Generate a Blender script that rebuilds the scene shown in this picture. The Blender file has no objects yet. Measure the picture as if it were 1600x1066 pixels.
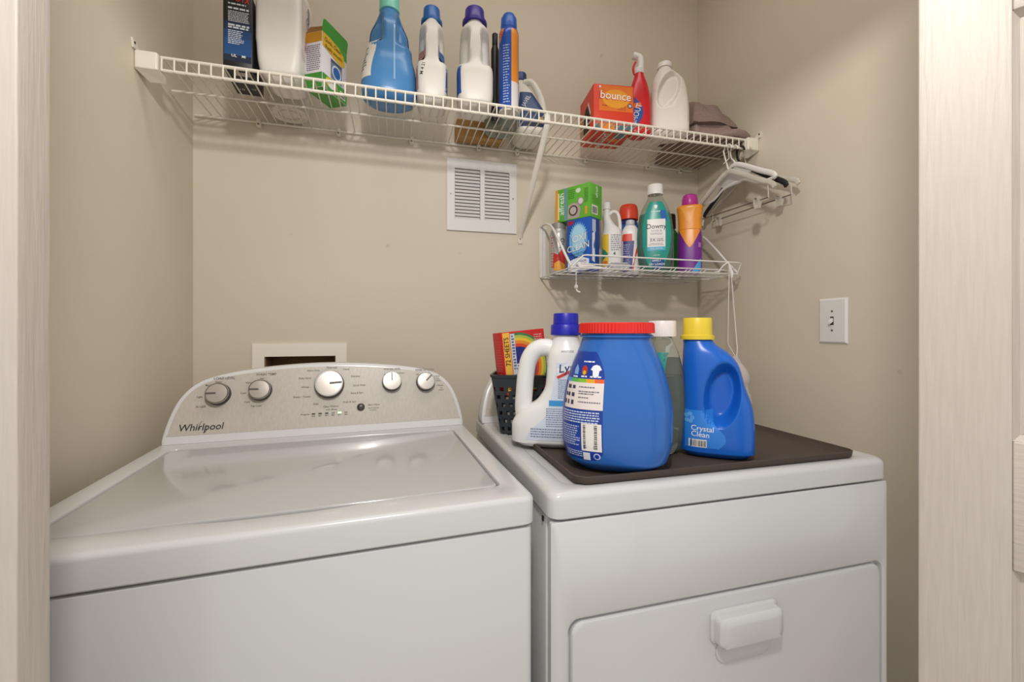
import bpy, bmesh, math, random
import numpy as np
from mathutils import Vector, Matrix
random.seed(7)
R = math.radians
SC = bpy.context.scene
COL = SC.collection

# ------------------------------------------------------------------ camera, world, light, exposure
cam_d = bpy.data.cameras.new('camera')
cam = bpy.data.objects.new('camera', cam_d); COL.objects.link(cam)
cam.location = (0, 0, 1.185)
cam.rotation_euler = (R(90), 0, R(-15.35))
cam_d.sensor_width = 36; cam_d.lens = 677 / 1600 * 36
cam_d.shift_y = -18 / 1600
cam_d.clip_start = 0.01
SC.camera = cam
W = bpy.data.worlds.new('room_light'); SC.world = W; W.use_nodes = True
W.node_tree.nodes['Background'].inputs[0].default_value = (1.0, 0.98, 0.955, 1)
W.node_tree.nodes['Background'].inputs[1].default_value = 0.83
ld = bpy.data.lights.new('ceiling_lamp', 'POINT'); ld.energy = 43; ld.shadow_soft_size = .06; ld.color = (1.0, .965, .92)
lo = bpy.data.objects.new('ceiling_lamp', ld); COL.objects.link(lo); lo.location = (.0, -.05, 2.05)
cl_d = bpy.data.lights.new('closet_fill', 'AREA'); cl_d.shape = 'RECTANGLE'; cl_d.size = 1.1; cl_d.size_y = .25; cl_d.energy = 5.6; cl_d.color = (1.0, .97, .93)  # added fill light, no real fixture: lifts the upper closet walls
cl_o = bpy.data.objects.new('closet_fill', cl_d); COL.objects.link(cl_o); cl_o.location = (.31, .80, 2.72)
SC.view_settings.view_transform = 'Standard'; SC.view_settings.look = 'None'
SC.view_settings.exposure = 0.0; SC.view_settings.gamma = 1.0
SC.view_settings.use_curve_mapping = False

# ------------------------------------------------------------------ materials
def lin(h):
    v = [int(h[i:i+2], 16) / 255 for i in (0, 2, 4)]
    return tuple(c / 12.92 if c <= .04045 else ((c + .055) / 1.055) ** 2.4 for c in v) + (1,)
MATS = {}
def mat(hexc, rough=.45, metal=0, spec=.5, trans=0, ior=1.45, coat=0, emit=0, alpha=1, bump=None, key=None):
    k = key or (hexc, rough, metal, spec, trans, ior, coat, emit, alpha, bump)
    if k in MATS: return MATS[k]
    m = bpy.data.materials.new('mat_' + hexc); m.use_nodes = True
    nt = m.node_tree; b = nt.nodes['Principled BSDF']
    b.inputs['Base Color'].default_value = lin(hexc)
    b.inputs['Roughness'].default_value = rough; b.inputs['Metallic'].default_value = metal
    b.inputs['Specular IOR Level'].default_value = spec
    b.inputs['Transmission Weight'].default_value = trans; b.inputs['IOR'].default_value = ior
    b.inputs['Coat Weight'].default_value = coat; b.inputs['Coat Roughness'].default_value = .08
    b.inputs['Alpha'].default_value = alpha
    if emit:
        b.inputs['Emission Color'].default_value = lin(hexc); b.inputs['Emission Strength'].default_value = emit
    if bump:
        scale, strength, dist = bump
        tc = nt.nodes.new('ShaderNodeTexCoord'); n = nt.nodes.new('ShaderNodeTexNoise'); bp = nt.nodes.new('ShaderNodeBump')
        n.inputs['Scale'].default_value = scale; n.inputs['Detail'].default_value = 4
        bp.inputs['Strength'].default_value = strength; bp.inputs['Distance'].default_value = dist
        nt.links.new(tc.outputs['Object'], n.inputs['Vector']); nt.links.new(n.outputs['Fac'], bp.inputs['Height'])
        nt.links.new(bp.outputs['Normal'], b.inputs['Normal'])
    MATS[k] = m
    return m
def ramp_mat(c1, c2, tex, rough=.6, bumpd=.002, lo=.35, hi=.65, strength=.4):
    """two-tone procedural material; tex(nt, coord) returns a Fac socket used for colour and relief"""
    m = bpy.data.materials.new('mat_two_tone'); m.use_nodes = True; nt = m.node_tree; b = nt.nodes['Principled BSDF']
    tc = nt.nodes.new('ShaderNodeTexCoord'); fac = tex(nt, tc.outputs['Object'])
    r = nt.nodes.new('ShaderNodeValToRGB'); r.color_ramp.elements[0].color = lin(c1); r.color_ramp.elements[1].color = lin(c2)
    r.color_ramp.elements[0].position = lo; r.color_ramp.elements[1].position = hi
    bp = nt.nodes.new('ShaderNodeBump'); bp.inputs['Strength'].default_value = strength; bp.inputs['Distance'].default_value = bumpd
    nt.links.new(fac, r.inputs[0]); nt.links.new(r.outputs[0], b.inputs['Base Color'])
    nt.links.new(fac, bp.inputs['Height']); nt.links.new(bp.outputs[0], b.inputs['Normal'])
    b.inputs['Roughness'].default_value = rough
    return m
def tex_noise(scale, stretch=(1, 1, 1), detail=5, dist=0):
    def f(nt, co):
        mp = nt.nodes.new('ShaderNodeMapping'); mp.inputs['Scale'].default_value = stretch
        n = nt.nodes.new('ShaderNodeTexNoise'); n.inputs['Scale'].default_value = scale; n.inputs['Detail'].default_value = detail
        n.inputs['Distortion'].default_value = dist
        nt.links.new(co, mp.inputs[0]); nt.links.new(mp.outputs[0], n.inputs['Vector']); return n.outputs['Fac']
    return f
def wall_material():
    m = bpy.data.materials.new('mat_wall_paint'); m.use_nodes = True; nt = m.node_tree; b = nt.nodes['Principled BSDF']
    tc = nt.nodes.new('ShaderNodeTexCoord')
    n1 = nt.nodes.new('ShaderNodeTexNoise'); n1.inputs['Scale'].default_value = 2.2; n1.inputs['Detail'].default_value = 3
    r1 = nt.nodes.new('ShaderNodeValToRGB')
    r1.color_ramp.elements[0].color = lin('cdc3b1'); r1.color_ramp.elements[1].color = lin('d5cbba')
    n2 = nt.nodes.new('ShaderNodeTexNoise'); n2.inputs['Scale'].default_value = 19; n2.inputs['Detail'].default_value = 2
    r2 = nt.nodes.new('ShaderNodeValToRGB'); r2.color_ramp.elements[0].position = .735; r2.color_ramp.elements[1].position = .80
    r2.color_ramp.elements[0].color = (0, 0, 0, 1); r2.color_ramp.elements[1].color = (.3, .3, .3, 1)
    mx = nt.nodes.new('ShaderNodeMixRGB'); mx.inputs[2].default_value = lin('8a7a66')
    n3 = nt.nodes.new('ShaderNodeTexNoise'); n3.inputs['Scale'].default_value = 130; n3.inputs['Detail'].default_value = 2
    bp = nt.nodes.new('ShaderNodeBump'); bp.inputs['Strength'].default_value = .25; bp.inputs['Distance'].default_value = .0012
    for n in (n1, n2, n3): nt.links.new(tc.outputs['Object'], n.inputs['Vector'])
    nt.links.new(n1.outputs['Fac'], r1.inputs[0]); nt.links.new(n2.outputs['Fac'], r2.inputs[0])
    nt.links.new(r2.outputs[0], mx.inputs[0]); nt.links.new(r1.outputs[0], mx.inputs[1]); nt.links.new(mx.outputs[0], b.inputs['Base Color'])
    nt.links.new(n3.outputs['Fac'], bp.inputs['Height']); nt.links.new(bp.outputs[0], b.inputs['Normal'])
    b.inputs['Roughness'].default_value = .62
    return m
WALL = wall_material()
def grain_material(c1, c2, horizontal=False):
    def f(nt, co):
        mp = nt.nodes.new('ShaderNodeMapping'); mp.inputs['Scale'].default_value = (1, 1, 16) if horizontal else (16, 16, 1)
        n = nt.nodes.new('ShaderNodeTexNoise'); n.inputs['Scale'].default_value = 16; n.inputs['Detail'].default_value = 4
        n.inputs['Distortion'].default_value = .35
        nt.links.new(co, mp.inputs[0]); nt.links.new(mp.outputs[0], n.inputs['Vector']); return n.outputs['Fac']
    return ramp_mat(c1, c2, f, .5, .0012, .3, .7, .5)
DOOR = grain_material('b5aca2', 'bdb4aa'); DOOR_H = grain_material('b5aca2', 'bdb4aa', True)
WHITE = mat('c8c7c7', .22, coat=.25); WIRE = mat('ded8cb', .35); WIRE2 = mat('dedad6', .35)
CHROME = mat('b9b7b4', .18, 1); DARK = mat('1c1a19', .4); PRINT = mat('2a2a2c', .5); PRINTW = mat('e8e8ea', .5)
SILVER = ramp_mat('b8b0a6', 'c2bab1', tex_noise(220, (1, 1, .15)), .38, .0002, .3, .7, .1)

# ------------------------------------------------------------------ object helpers
def tag(o, label=None, cat=None, group=None, kind=None):
    if label: o['label'] = label
    if cat: o['category'] = cat
    if group: o['group'] = group
    if kind: o['kind'] = kind
    return o
def empty(name, loc, rz=0, label=None, cat=None, group=None):
    o = bpy.data.objects.new(name, None); COL.objects.link(o); o.location = loc; o.rotation_euler = (0, 0, rz)
    o.empty_display_size = .03
    return tag(o, label, cat, group)
def link(name, me, m, parent=None, smooth=False):
    o = bpy.data.objects.new(name, me); COL.objects.link(o)
    if m and not me.materials: me.materials.append(m)
    if parent: o.parent = parent
    if smooth:
        for p in me.polygons: p.use_smooth = True
    return o
def mesh(name, verts, faces, m, parent=None, smooth=False, fix=True):
    me = bpy.data.meshes.new(name); me.from_pydata([tuple(map(float, v)) for v in verts], [], faces)
    if fix:
        bm = bmesh.new(); bm.from_mesh(me); bmesh.ops.recalc_face_normals(bm, faces=bm.faces); bm.to_mesh(me); bm.free()
    return link(name, me, m, parent, smooth)
def sharp(o, ang=40):
    me = o.data; bm = bmesh.new(); bm.from_mesh(me)
    for e in bm.edges:
        if len(e.link_faces) == 2 and e.calc_face_angle(0) > R(ang): e.smooth = False
    for f in bm.faces: f.smooth = True
    bm.to_mesh(me); bm.free(); return o
def rr(x0, x1, y0, y1, r, z, n=5, s=6):
    """rounded rectangle ring, counter-clockwise, 4*(n+s) points"""
    r = max(min(r, (x1-x0)/2-1e-5, (y1-y0)/2-1e-5), 1e-5); P = []
    cs = [(x1-r, y0+r, -90), (x1-r, y1-r, 0), (x0+r, y1-r, 90), (x0+r, y0+r, 180)]
    for i, (cx, cy, a) in enumerate(cs):
        arc = [(cx + r*math.cos(R(a+90*k/(n-1))), cy + r*math.sin(R(a+90*k/(n-1)))) for k in range(n)]
        nx, ny, na = cs[(i+1) % 4]
        q = (nx + r*math.cos(R(na)), ny + r*math.sin(R(na)))
        P += arc
        for k in range(1, s+1):
            t = k/(s+1); P.append((arc[-1][0]*(1-t)+q[0]*t, arc[-1][1]*(1-t)+q[1]*t))
    return [(x, y, z) for x, y in P]
def loft(name, rings, m, parent=None, smooth=True, cap0=True, cap1=True, ang=40, closed=False):
    n = len(rings[0]); V = [p for r in rings for p in r]; F = []
    k = len(rings)
    for i in range(k if closed else k-1):
        a, b = i*n, ((i+1) % k)*n
        for j in range(n): F.append((a+j, a+(j+1) % n, b+(j+1) % n, b+j))
    if not closed:
        if cap0: F.append(tuple(range(n))[::-1])
        if cap1: F.append(tuple(range((k-1)*n, k*n)))
    o = mesh(name, V, F, m, parent)
    return sharp(o, ang) if smooth else o
def slab(name, x0, x1, y0, y1, z0, z1, m, parent=None, r=.01, f=.004, fb=.001, n=5, s=2):
    """rounded block: corner radius r, top fillet f, bottom fillet fb"""
    rings = []
    for k in range(4):
        a = R(90*k/3); rings.append(rr(x0+fb*(1-math.sin(a)), x1-fb*(1-math.sin(a)), y0+fb*(1-math.sin(a)), y1-fb*(1-math.sin(a)), r, z0+fb*(1-math.cos(a)), n, s))
    for k in range(4):
        a = R(90*k/3); i = f*(1-math.cos(a)); rings.append(rr(x0+i, x1-i, y0+i, y1-i, r, z1-f+f*math.sin(a), n, s))
    return loft(name, rings, m, parent)
def box(name, x0, x1, y0, y1, z0, z1, m, parent=None):
    V = [(x, y, z) for z in (z0, z1) for x, y in ((x0, y0), (x1, y0), (x1, y1), (x0, y1))]
    return mesh(name, V, [(3, 2, 1, 0), (4, 5, 6, 7), (0, 1, 5, 4), (1, 2, 6, 5), (2, 3, 7, 6), (3, 0, 4, 7)], m, parent)
def multibox(name, boxes, m, parent=None):
    V, F = [], []
    for x0, x1, y0, y1, z0, z1 in boxes:
        b = len(V); V += [(x, y, z) for z in (z0, z1) for x, y in ((x0, y0), (x1, y0), (x1, y1), (x0, y1))]
        F += [tuple(b+i for i in f) for f in ((3, 2, 1, 0), (4, 5, 6, 7), (0, 1, 5, 4), (1, 2, 6, 5), (2, 3, 7, 6), (3, 0, 4, 7))]
    return mesh(name, V, F, m, parent)
def catmull(P, k=6):
    P = [Vector(p) for p in P]; Q = [2*P[0]-P[1]] + P + [2*P[-1]-P[-2]]; out = []
    for i in range(1, len(Q)-2):
        a, b, c, d = Q[i-1:i+3]
        for j in range(k):
            t = j/k; out.append(.5*((2*b)+(c-a)*t+(2*a-5*b+4*c-d)*t*t+(3*b-a-3*c+d)*t**3))
    out.append(P[-1]); return out
def tube(name, path, r, m, parent=None, n=8, flat=1.0, up=(0, 0, 1), radii=None):
    """tube along a polyline; flat scales the cross-section along its binormal"""
    P = [Vector(p) for p in path]; rings = []; prev = None
    for i, p in enumerate(P):
        t = (P[min(i+1, len(P)-1)]-P[max(i-1, 0)]).normalized()
        if prev is None:
            u = Vector(up); u = u - t*u.dot(t)
            if u.length < 1e-4: u = Vector((1, 0, 0)) - t*t.x
            if u.length < 1e-4: u = Vector((0, 1, 0)) - t*t.y
        else: u = prev - t*prev.dot(t)
        u.normalize(); prev = u; b = t.cross(u); rad = radii[i] if radii else r
        rings.append([tuple(p + (u*math.cos(a)+b*math.sin(a)*flat)*rad) for a in (2*math.pi*k/n for k in range(n))])
    return loft(name, rings, m, parent, ang=60)
def rods(name, segs, r, m, parent=None, n=6):
    V, F = [], []
    for a, b in segs:
        a, b = Vector(a), Vector(b); t = (b-a).normalized(); u = t.orthogonal().normalized(); w = t.cross(u); s0 = len(V)
        for p in (a, b): V += [p + (u*math.cos(2*math.pi*k/n)+w*math.sin(2*math.pi*k/n))*r for k in range(n)]
        F += [(s0+k, s0+(k+1) % n, s0+n+(k+1) % n, s0+n+k) for k in range(n)] + [tuple(s0+k for k in range(n))[::-1], tuple(s0+n+k for k in range(n))]
    return sharp(mesh(name, V, F, m, parent), 50)
def lathe(name, prof, m, parent=None, n=32, loc=(0, 0, 0), axis='Z', ang=35):
    rings = []
    for r, z in prof:
        c = []
        for k in range(n):
            a = 2*math.pi*k/n; x, y = r*math.cos(a), r*math.sin(a)
            c.append((loc[0]+x, loc[1]+y, loc[2]+z) if axis == 'Z' else (loc[0]+x, loc[1]+z, loc[2]+y))
        rings.append(c)
    return loft(name, rings, m, parent, ang=ang)
def disc(name, c, r, nrm, m, parent=None, n=24, h=.0004):
    nrm = Vector(nrm).normalized(); u = nrm.orthogonal().normalized(); w = nrm.cross(u); c = Vector(c)
    return loft(name, [[tuple(c+nrm*d+(u*math.cos(2*math.pi*k/n)+w*math.sin(2*math.pi*k/n))*r) for k in range(n)] for d in (0, h)], m, parent, smooth=False)

# ---- lettering: text mesh flattened to (u, v) and mapped on a surface
_txt = {}
def text_mesh(s):
    if s not in _txt:
        c = bpy.data.curves.new('t', 'FONT'); c.body = s; c.size = 1; c.align_x = 'CENTER'; c.align_y = 'CENTER'; c.resolution_u = 3; c.offset = .006
        o = bpy.data.objects.new('t', c); me = bpy.data.meshes.new_from_object(o)
        _txt[s] = ([v.co.copy() for v in me.vertices], [tuple(p.vertices) for p in me.polygons])
        bpy.data.objects.remove(o); bpy.data.meshes.remove(me)
    return _txt[s]
def lettering(items, fn, m, parent, name='lettering', off=.0006):
    """items: (text, u, v, height[, angle, width_scale, shear]); fn(u, v, off) -> xyz"""
    for it in items:
        s, u, v, h = it[:4]; a = R(it[4]) if len(it) > 4 else 0; wsc = it[5] if len(it) > 5 else 1; sh = it[6] if len(it) > 6 else 0
        tv, tf = text_mesh(s); V = []
        for p in tv:
            x, y = (p.x+p.y*sh)*h*wsc, p.y*h
            V.append(fn(u+x*math.cos(a)-y*math.sin(a), v+x*math.sin(a)+y*math.cos(a), off))
        o = mesh(name, V, tf, m, parent, fix=False)
    return o
def microtext(rows, fn, m, parent, name='fine_print', off=.0005, seed=1, hgt=None):
    """rows: (u0, u1, v, height): word-like dashes"""
    rnd = random.Random(seed); V, F = [], []
    for u0, u1, v, h in rows:
        u = u0
        while u < u1:
            w = min(h*rnd.uniform(1.0, 3.2), u1-u)
            if w < h*.4: break
            b = len(V); V += [fn(u, v-h/2, off), fn(u+w, v-h/2, off), fn(u+w, v+h/2, off), fn(u, v+h/2, off)]; F.append((b, b+1, b+2, b+3)); u += w + h*.55
    return tag(mesh(name, V, F, m, parent, fix=False), kind='stuff')
def lines(u0, u1, v1, v0, n, frac=.5, ragged=.25, seed=3):
    rnd = random.Random(seed); st = (v1-v0)/n
    return [(u0, u1-(u1-u0)*rnd.uniform(0, ragged), v1-st*(i+.5), st*frac) for i in range(n)]
def area(fn, u0, u1, v0, v1, m, parent, name='label', off=.0003, nu=10, nv=8, L=None, Rr=None):
    V, F = [], []
    for j in range(nv+1):
        v = v0+(v1-v0)*j/nv; a = L(v) if L else u0; b = Rr(v) if Rr else u1
        for i in range(nu+1): V.append(fn(a+(b-a)*i/nu, v, off))
    for j in range(nv):
        for i in range(nu): F.append((j*(nu+1)+i, j*(nu+1)+i+1, (j+1)*(nu+1)+i+1, (j+1)*(nu+1)+i))
    return mesh(name, V, F, m, parent, True, fix=False)
def poly(fn, pts, m, parent, name='label', off=.0003, k=3):
    """patch inside a star-shaped outline, meshed in rings about its centre so that it follows the surface"""
    P = []
    for i, (x, y) in enumerate(pts):
        x2, y2 = pts[(i+1) % len(pts)]; q = 3 if len(pts) < 12 else 1
        P += [(x+(x2-x)*t/q, y+(y2-y)*t/q) for t in range(q)]
    cx, cy = sum(p[0] for p in P)/len(P), sum(p[1] for p in P)/len(P); n = len(P)
    V = [fn(cx, cy, off)]+[fn(cx+(x-cx)*j/k, cy+(y-cy)*j/k, off) for j in range(1, k+1) for x, y in P]
    F = [(0, 1+i, 1+(i+1) % n) for i in range(n)]
    for j in range(k-1): F += [(1+j*n+i, 1+(j+1)*n+i, 1+(j+1)*n+(i+1) % n, 1+j*n+(i+1) % n) for i in range(n)]
    return mesh(name, V, F, m, parent, True, fix=False)
def ellipse(cu, cv, a, b, n=20, t0=0, t1=360): return [(cu+a*math.cos(R(t0+(t1-t0)*k/n)), cv+b*math.sin(R(t0+(t1-t0)*k/n))) for k in range(n)]
def face(o, ux, uz=(0, 0, 1)):
    """planar map from an origin with axes ux, uz; offset goes along ux x uz"""
    o, ux, uz = Vector(o), Vector(ux).normalized(), Vector(uz).normalized(); n = ux.cross(uz)
    return lambda u, v, d=0: tuple(o+ux*u+uz*v+n*d)

# ---- lofted bottles
def pchip(x, y, q):
    x, y = np.array(x, float), np.array(y, float); h = np.diff(x); d = np.diff(y)/h; m = np.zeros_like(y)
    for i in range(1, len(x)-1):
        if d[i-1]*d[i] > 0: w1, w2 = 2*h[i]+h[i-1], h[i]+2*h[i-1]; m[i] = (w1+w2)/(w1/d[i-1]+w2/d[i])
    m[0], m[-1] = d[0], d[-1]
    i = np.clip(np.searchsorted(x, q)-1, 0, len(x)-2); t = (q-x[i])/h[i]
    return (2*t**3-3*t**2+1)*y[i]+(t**3-2*t**2+t)*h[i]*m[i]+(-2*t**3+3*t**2)*y[i+1]+(t**3-t**2)*h[i]*m[i+1]
class Bottle:
    """secs: (z, half_width, half_depth, exponent, centre_x, centre_y); deform(x, y, z) -> x, y"""
    def __init__(s, secs, deform=None, base=.006):
        s.S = [tuple(q)+(0,)*(6-len(q)) for q in secs]; s.deform = deform; s.z0, s.z1 = s.S[0][0], s.S[-1][0]; s.base = base
    def ring(s, z, n=48, inset=0, zz=None):
        zs = [q[0] for q in s.S]; hw, hd, ex, cx, cy = (float(pchip(zs, [q[i] for q in s.S], np.array([z]))[0]) for i in (1, 2, 3, 4, 5))
        hw -= inset; hd -= inset; out = []
        for k in range(n):
            a = 2*math.pi*(k+.5)/n; c, w = math.cos(a), math.sin(a)
            x = cx+hw*math.copysign(abs(c)**(2/ex), c); y = cy+hd*math.copysign(abs(w)**(2/ex), w)
            if s.deform: x, y = s.deform(x, y, z)
            out.append((x, y, z if zz is None else zz))
        return out
    def build(s, name, m, parent, n=48, nz=36):
        b = s.base; rings = [s.ring(s.z0, n, b*(1-math.sin(R(a))), s.z0+b*(1-math.cos(R(a)))) for a in (0, 30, 60)]
        zs = np.linspace(s.z0+b, s.z1, nz); rings += [s.ring(z, n) for z in zs]
        o = loft(name, rings, m, parent, ang=55); return o
    def map(s, phi, cu=0):
        """surface seen from direction phi (0 = from -y); returns fn(u, v, off)"""
        c, w = math.cos(phi), math.sin(phi); cache = {}
        def fn(u, v, off=0):
            key = round(v, 4)
            if key not in cache:
                P = np.array(s.ring(min(max(v, s.z0), s.z1), 160))[:, :2]
                lx, ly = P[:, 0]*c+P[:, 1]*w, -P[:, 0]*w+P[:, 1]*c
                mid = (ly.max()+ly.min())/2; k = ly <= mid+1e-6; o = np.argsort(lx[k]); cache[key] = (lx[k][o], ly[k][o])
            X, Y = cache[key]; y = float(np.interp(u+cu, X, Y))-off
            x = u+cu; return (x*c-y*w, x*w+y*c, v)
        return fn
def cap_ribbed(name, x, y, z0, z1, r, m, parent, ribs=36, taper=.97, flange=None):
    rings = []
    prof = [(1, z0), (1, z0+.0005), (taper, z1-.002), (taper-.04, z1)]
    if flange: prof = [(flange, z0), (flange, z0+.008), (1, z0+.0095)] + prof[2:]
    for q, z in prof:
        rings.append([(x+r*q*(1+.018*(k % 2))*math.cos(2*math.pi*k/(ribs*2)), y+r*q*(1+.018*(k % 2))*math.sin(2*math.pi*k/(ribs*2)), z) for k in range(ribs*2)])
    return loft(name, rings, m, parent, ang=30)
def smooth01(t): t = max(0, min(1, t)); return t*t*(3-2*t)
def barcode(fn, u, v, w, h, parent, seed=5, vert=True):
    area(fn, u-w/2, u+w/2, v-h/2, v+h/2, mat('e6e0da', .5), parent, 'barcode_panel', .0007, 4, 4)
    rnd = random.Random(seed); V, F = [], []; t = -.42
    L = w if vert else h
    while t < .42:
        k = rnd.uniform(.012, .04); b = len(V)
        q = [(t, -.4), (t+k, -.4), (t+k, .36), (t, .36)] if vert else [(-.4, t), (.3, t), (.3, t+k), (-.4, t+k)]
        V += [fn(u+a*w, v+c*h, .0011) for a, c in q]; F.append((b, b+1, b+2, b+3)); t += k+rnd.uniform(.012, .035)
    mesh('barcode_bars', V, F, PRINT, parent, fix=False)

# ------------------------------------------------------------------ the setting
XL, XR, YB, ZC = -.58, 1.203, 1.51, 2.75
def struct(o): o['kind'] = 'structure'; return o
struct(box('floor', -1.6, 2.4, -.6, 1.62, -.05, 0, ramp_mat('b5a792', 'c2b5a1', tex_noise(30)), None))
struct(box('ceiling', XL-.1, XR+.1, .33, YB+.1, ZC, ZC+.05, mat('e6dfd2', .7)))
hx0, hx1, hz0, hz1 = -.39, -.176, .97, 1.104      # hole for the washer outlet box
struct(multibox('wall_back', [(XL-.1, hx0, YB, YB+.1, 0, ZC), (hx1, XR+.1, YB, YB+.1, 0, ZC), (hx0, hx1, YB, YB+.1, 0, hz0), (hx0, hx1, YB, YB+.1, hz1, ZC)], WALL))
struct(box('wall_left', XL-.1, XL, .44, YB, 0, ZC, WALL))
struct(box('wall_right', XR, XR+.1, .44, YB, 0, ZC, WALL))
struct(multibox('wall_front', [(-1.6, 2.4, .40, .44, 2.0, ZC), (-1.6, -.60, .40, .44, 0, 2.0), (1.23, 2.4, .40, .44, 0, 2.0)], WALL))
for i, (a, b) in enumerate(((XL, XR),)):
    struct(slab('baseboard_back', XL, XR, YB-.012, YB, 0, .08, mat('d8cfc0', .5), None, .001, .004))
struct(slab('baseboard_right', XR-.012, XR, .46, YB-.012, 0, .08, mat('d8cfc0', .5), None, .001, .004))
struct(slab('baseboard_left', XL, XL+.012, .46, YB-.012, 0, .08, mat('d8cfc0', .5), None, .001, .004))
def door(name, x_edge, sgn, y0, w, stile, label, rz=0, rail=(.939, 1.071, 1.51)):
    """moulded panel door leaf; x_edge is its free edge, sgn the direction it extends"""
    e = empty(name, (x_edge, y0, 0), rz); struct(e); e['label'] = label
    X = lambda a: sgn*a
    def bx(nm, a, b, z0, z1, y1=0, y2=.034, m=DOOR):
        x0, x1 = sorted((X(a), X(b))); return slab(nm, x0, x1, y1, y2, z0, z1, m, e, .0015, .0015, .0015)
    zs = [(.02, .22), rail[:2], (rail[2], rail[2]+.10), (1.93, 2.03)]
    bx('stile', 0, stile, .02, 2.03); bx('stile', w-stile, w, .02, 2.03)
    for z0, z1 in zs: bx('rail', stile+.0002, w-stile-.0002, z0, z1, .0002, .034, DOOR_H)
    for z0, z1 in ((.22, rail[0]), (rail[1], rail[2]), (rail[2]+.10, 1.93)):
        x0, x1 = sorted((X(stile), X(w-stile)))
        rings = []
        for ins, y in ((0, .001), (.006, .009), (.012, .007), (.018, .013), (.036, .013), (.052, .004)):
            rings.append([(x, y, z) for x, z in ((x0+ins, z0+ins), (x1-ins, z0+ins), (x1-ins, z1-ins), (x0+ins, z1-ins))])
        rings = [[(p[0], .030, p[2]) for p in rings[0]]] + rings
        loft('panel', rings, DOOR, e, ang=20)
    return e
door('door_1', .5715, 1, .35, .30, .070, 'cream moulded panel door leaf at the right edge', R(-58.5))
door('door_2', -.2775, -1, .42, .30, .085, 'plain cream door edge at the left of the closet', R(0))

# ------------------------------------------------------------------ wall fittings
g = empty('air_vent', (.3045, YB, 1.655), 0, 'square white louvered air return vent on the back wall', 'vent')
vm = mat('dcdad7', .4)
hw = .125
multib = [(-hw, -.098, -.008, -.0005, -hw, hw), (.098, hw, -.008, -.0005, -hw, hw), (-.098, .098, -.008, -.0005, .092, hw), (-.098, .098, -.008, -.0005, -hw, -.085), (-.008, .008, -.008, -.0005, -.085, .092)]
multibox('vent_frame', multib, vm, g)
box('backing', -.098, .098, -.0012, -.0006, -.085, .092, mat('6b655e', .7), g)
sl = None
for cxx in (-.053, .053):
    for k in range(15):
        z = .0845-k*.0118
        if sl is None:
            sl = mesh('louver', [(-.044, -.0072, -.0046), (.044, -.0072, -.0046), (.044, -.0018, .0050), (-.044, -.0018, .0050), (-.044, -.0062, -.0052), (.044, -.0062, -.0052), (.044, -.0010, .0044), (-.044, -.0010, .0044)],
                      [(0, 1, 2, 3), (7, 6, 5, 4), (0, 4, 5, 1), (3, 2, 6, 7), (0, 3, 7, 4), (1, 5, 6, 2)], vm, g); o = sl
        else: o = sl.copy(); COL.objects.link(o); o.parent = g
        o.location = (cxx, 0, z)
for s in (-1, 1): disc('screw', (s*.112, -.008, .0), .003, (0, -1, 0), mat('8c8780', .4, .6), g, 10)
g = empty('washer_outlet_box', (-.283, YB, 1.03), 0, 'cream recessed plumbing outlet box on the wall behind the washer', 'outlet box')
om = mat('efe9de', .45); ih, oh = .1035, .137
multibox('faceplate', [(-oh, -ih, -.006, -.0003, -.12, .111), (ih, oh, -.006, -.0003, -.12, .111), (-ih, ih, -.006, -.0003, .07, .111), (-ih, ih, -.006, -.0003, -.12, -.058)], om, g)
multibox('recess', [(-ih, -ih+.003, 0, .085, -.058, .072), (ih-.003, ih, 0, .085, -.058, .072), (-ih, ih, 0, .085, .069, .072), (-ih, ih, 0, .085, -.058, -.055), (-ih, ih, .085, .088, -.058, .072)], mat('7d6246', .7), g)
for x in (-.06, .04):
    lathe('valve', [(.008, -.03), (.008, .01), (.013, .012), (.013, .02), (.005, .021)], mat('9a6a40', .35, .8), g, 14, (x, .045, 0))
g = empty('light_switch', (XR, .942, 1.2095), R(90), 'white toggle light switch plate on the right wall', 'light switch')
SW = mat('dedad8', .35)
loft('plate', [[(x, y, z) for x, z in ((-a, -b), (a, -b), (a, b), (-a, b))] for a, b, y in ((.041, .064, .0003), (.041, .064, .002), (.036, .059, .0062))], SW, g, ang=20)
box('toggle_slot', -.005, .005, .0063, .0066, -.012, .012, mat('4a4540', .6), g)
mesh('toggle', [(-.0035, .006, -.002), (.0035, .006, -.002), (.0035, .006, .008), (-.0035, .006, .008), (-.003, .017, -.009), (.003, .017, -.009), (.003, .018, -.003), (-.003, .018, -.003)],
     [(0, 1, 5, 4), (1, 2, 6, 5), (2, 3, 7, 6), (3, 0, 4, 7), (4, 5, 6, 7)], SW, g)
for z in (-.027, .027): disc('screw', (0, .0062, z), .0032, (0, 1, 0), mat('7d766e', .4, .5), g, 12)

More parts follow.
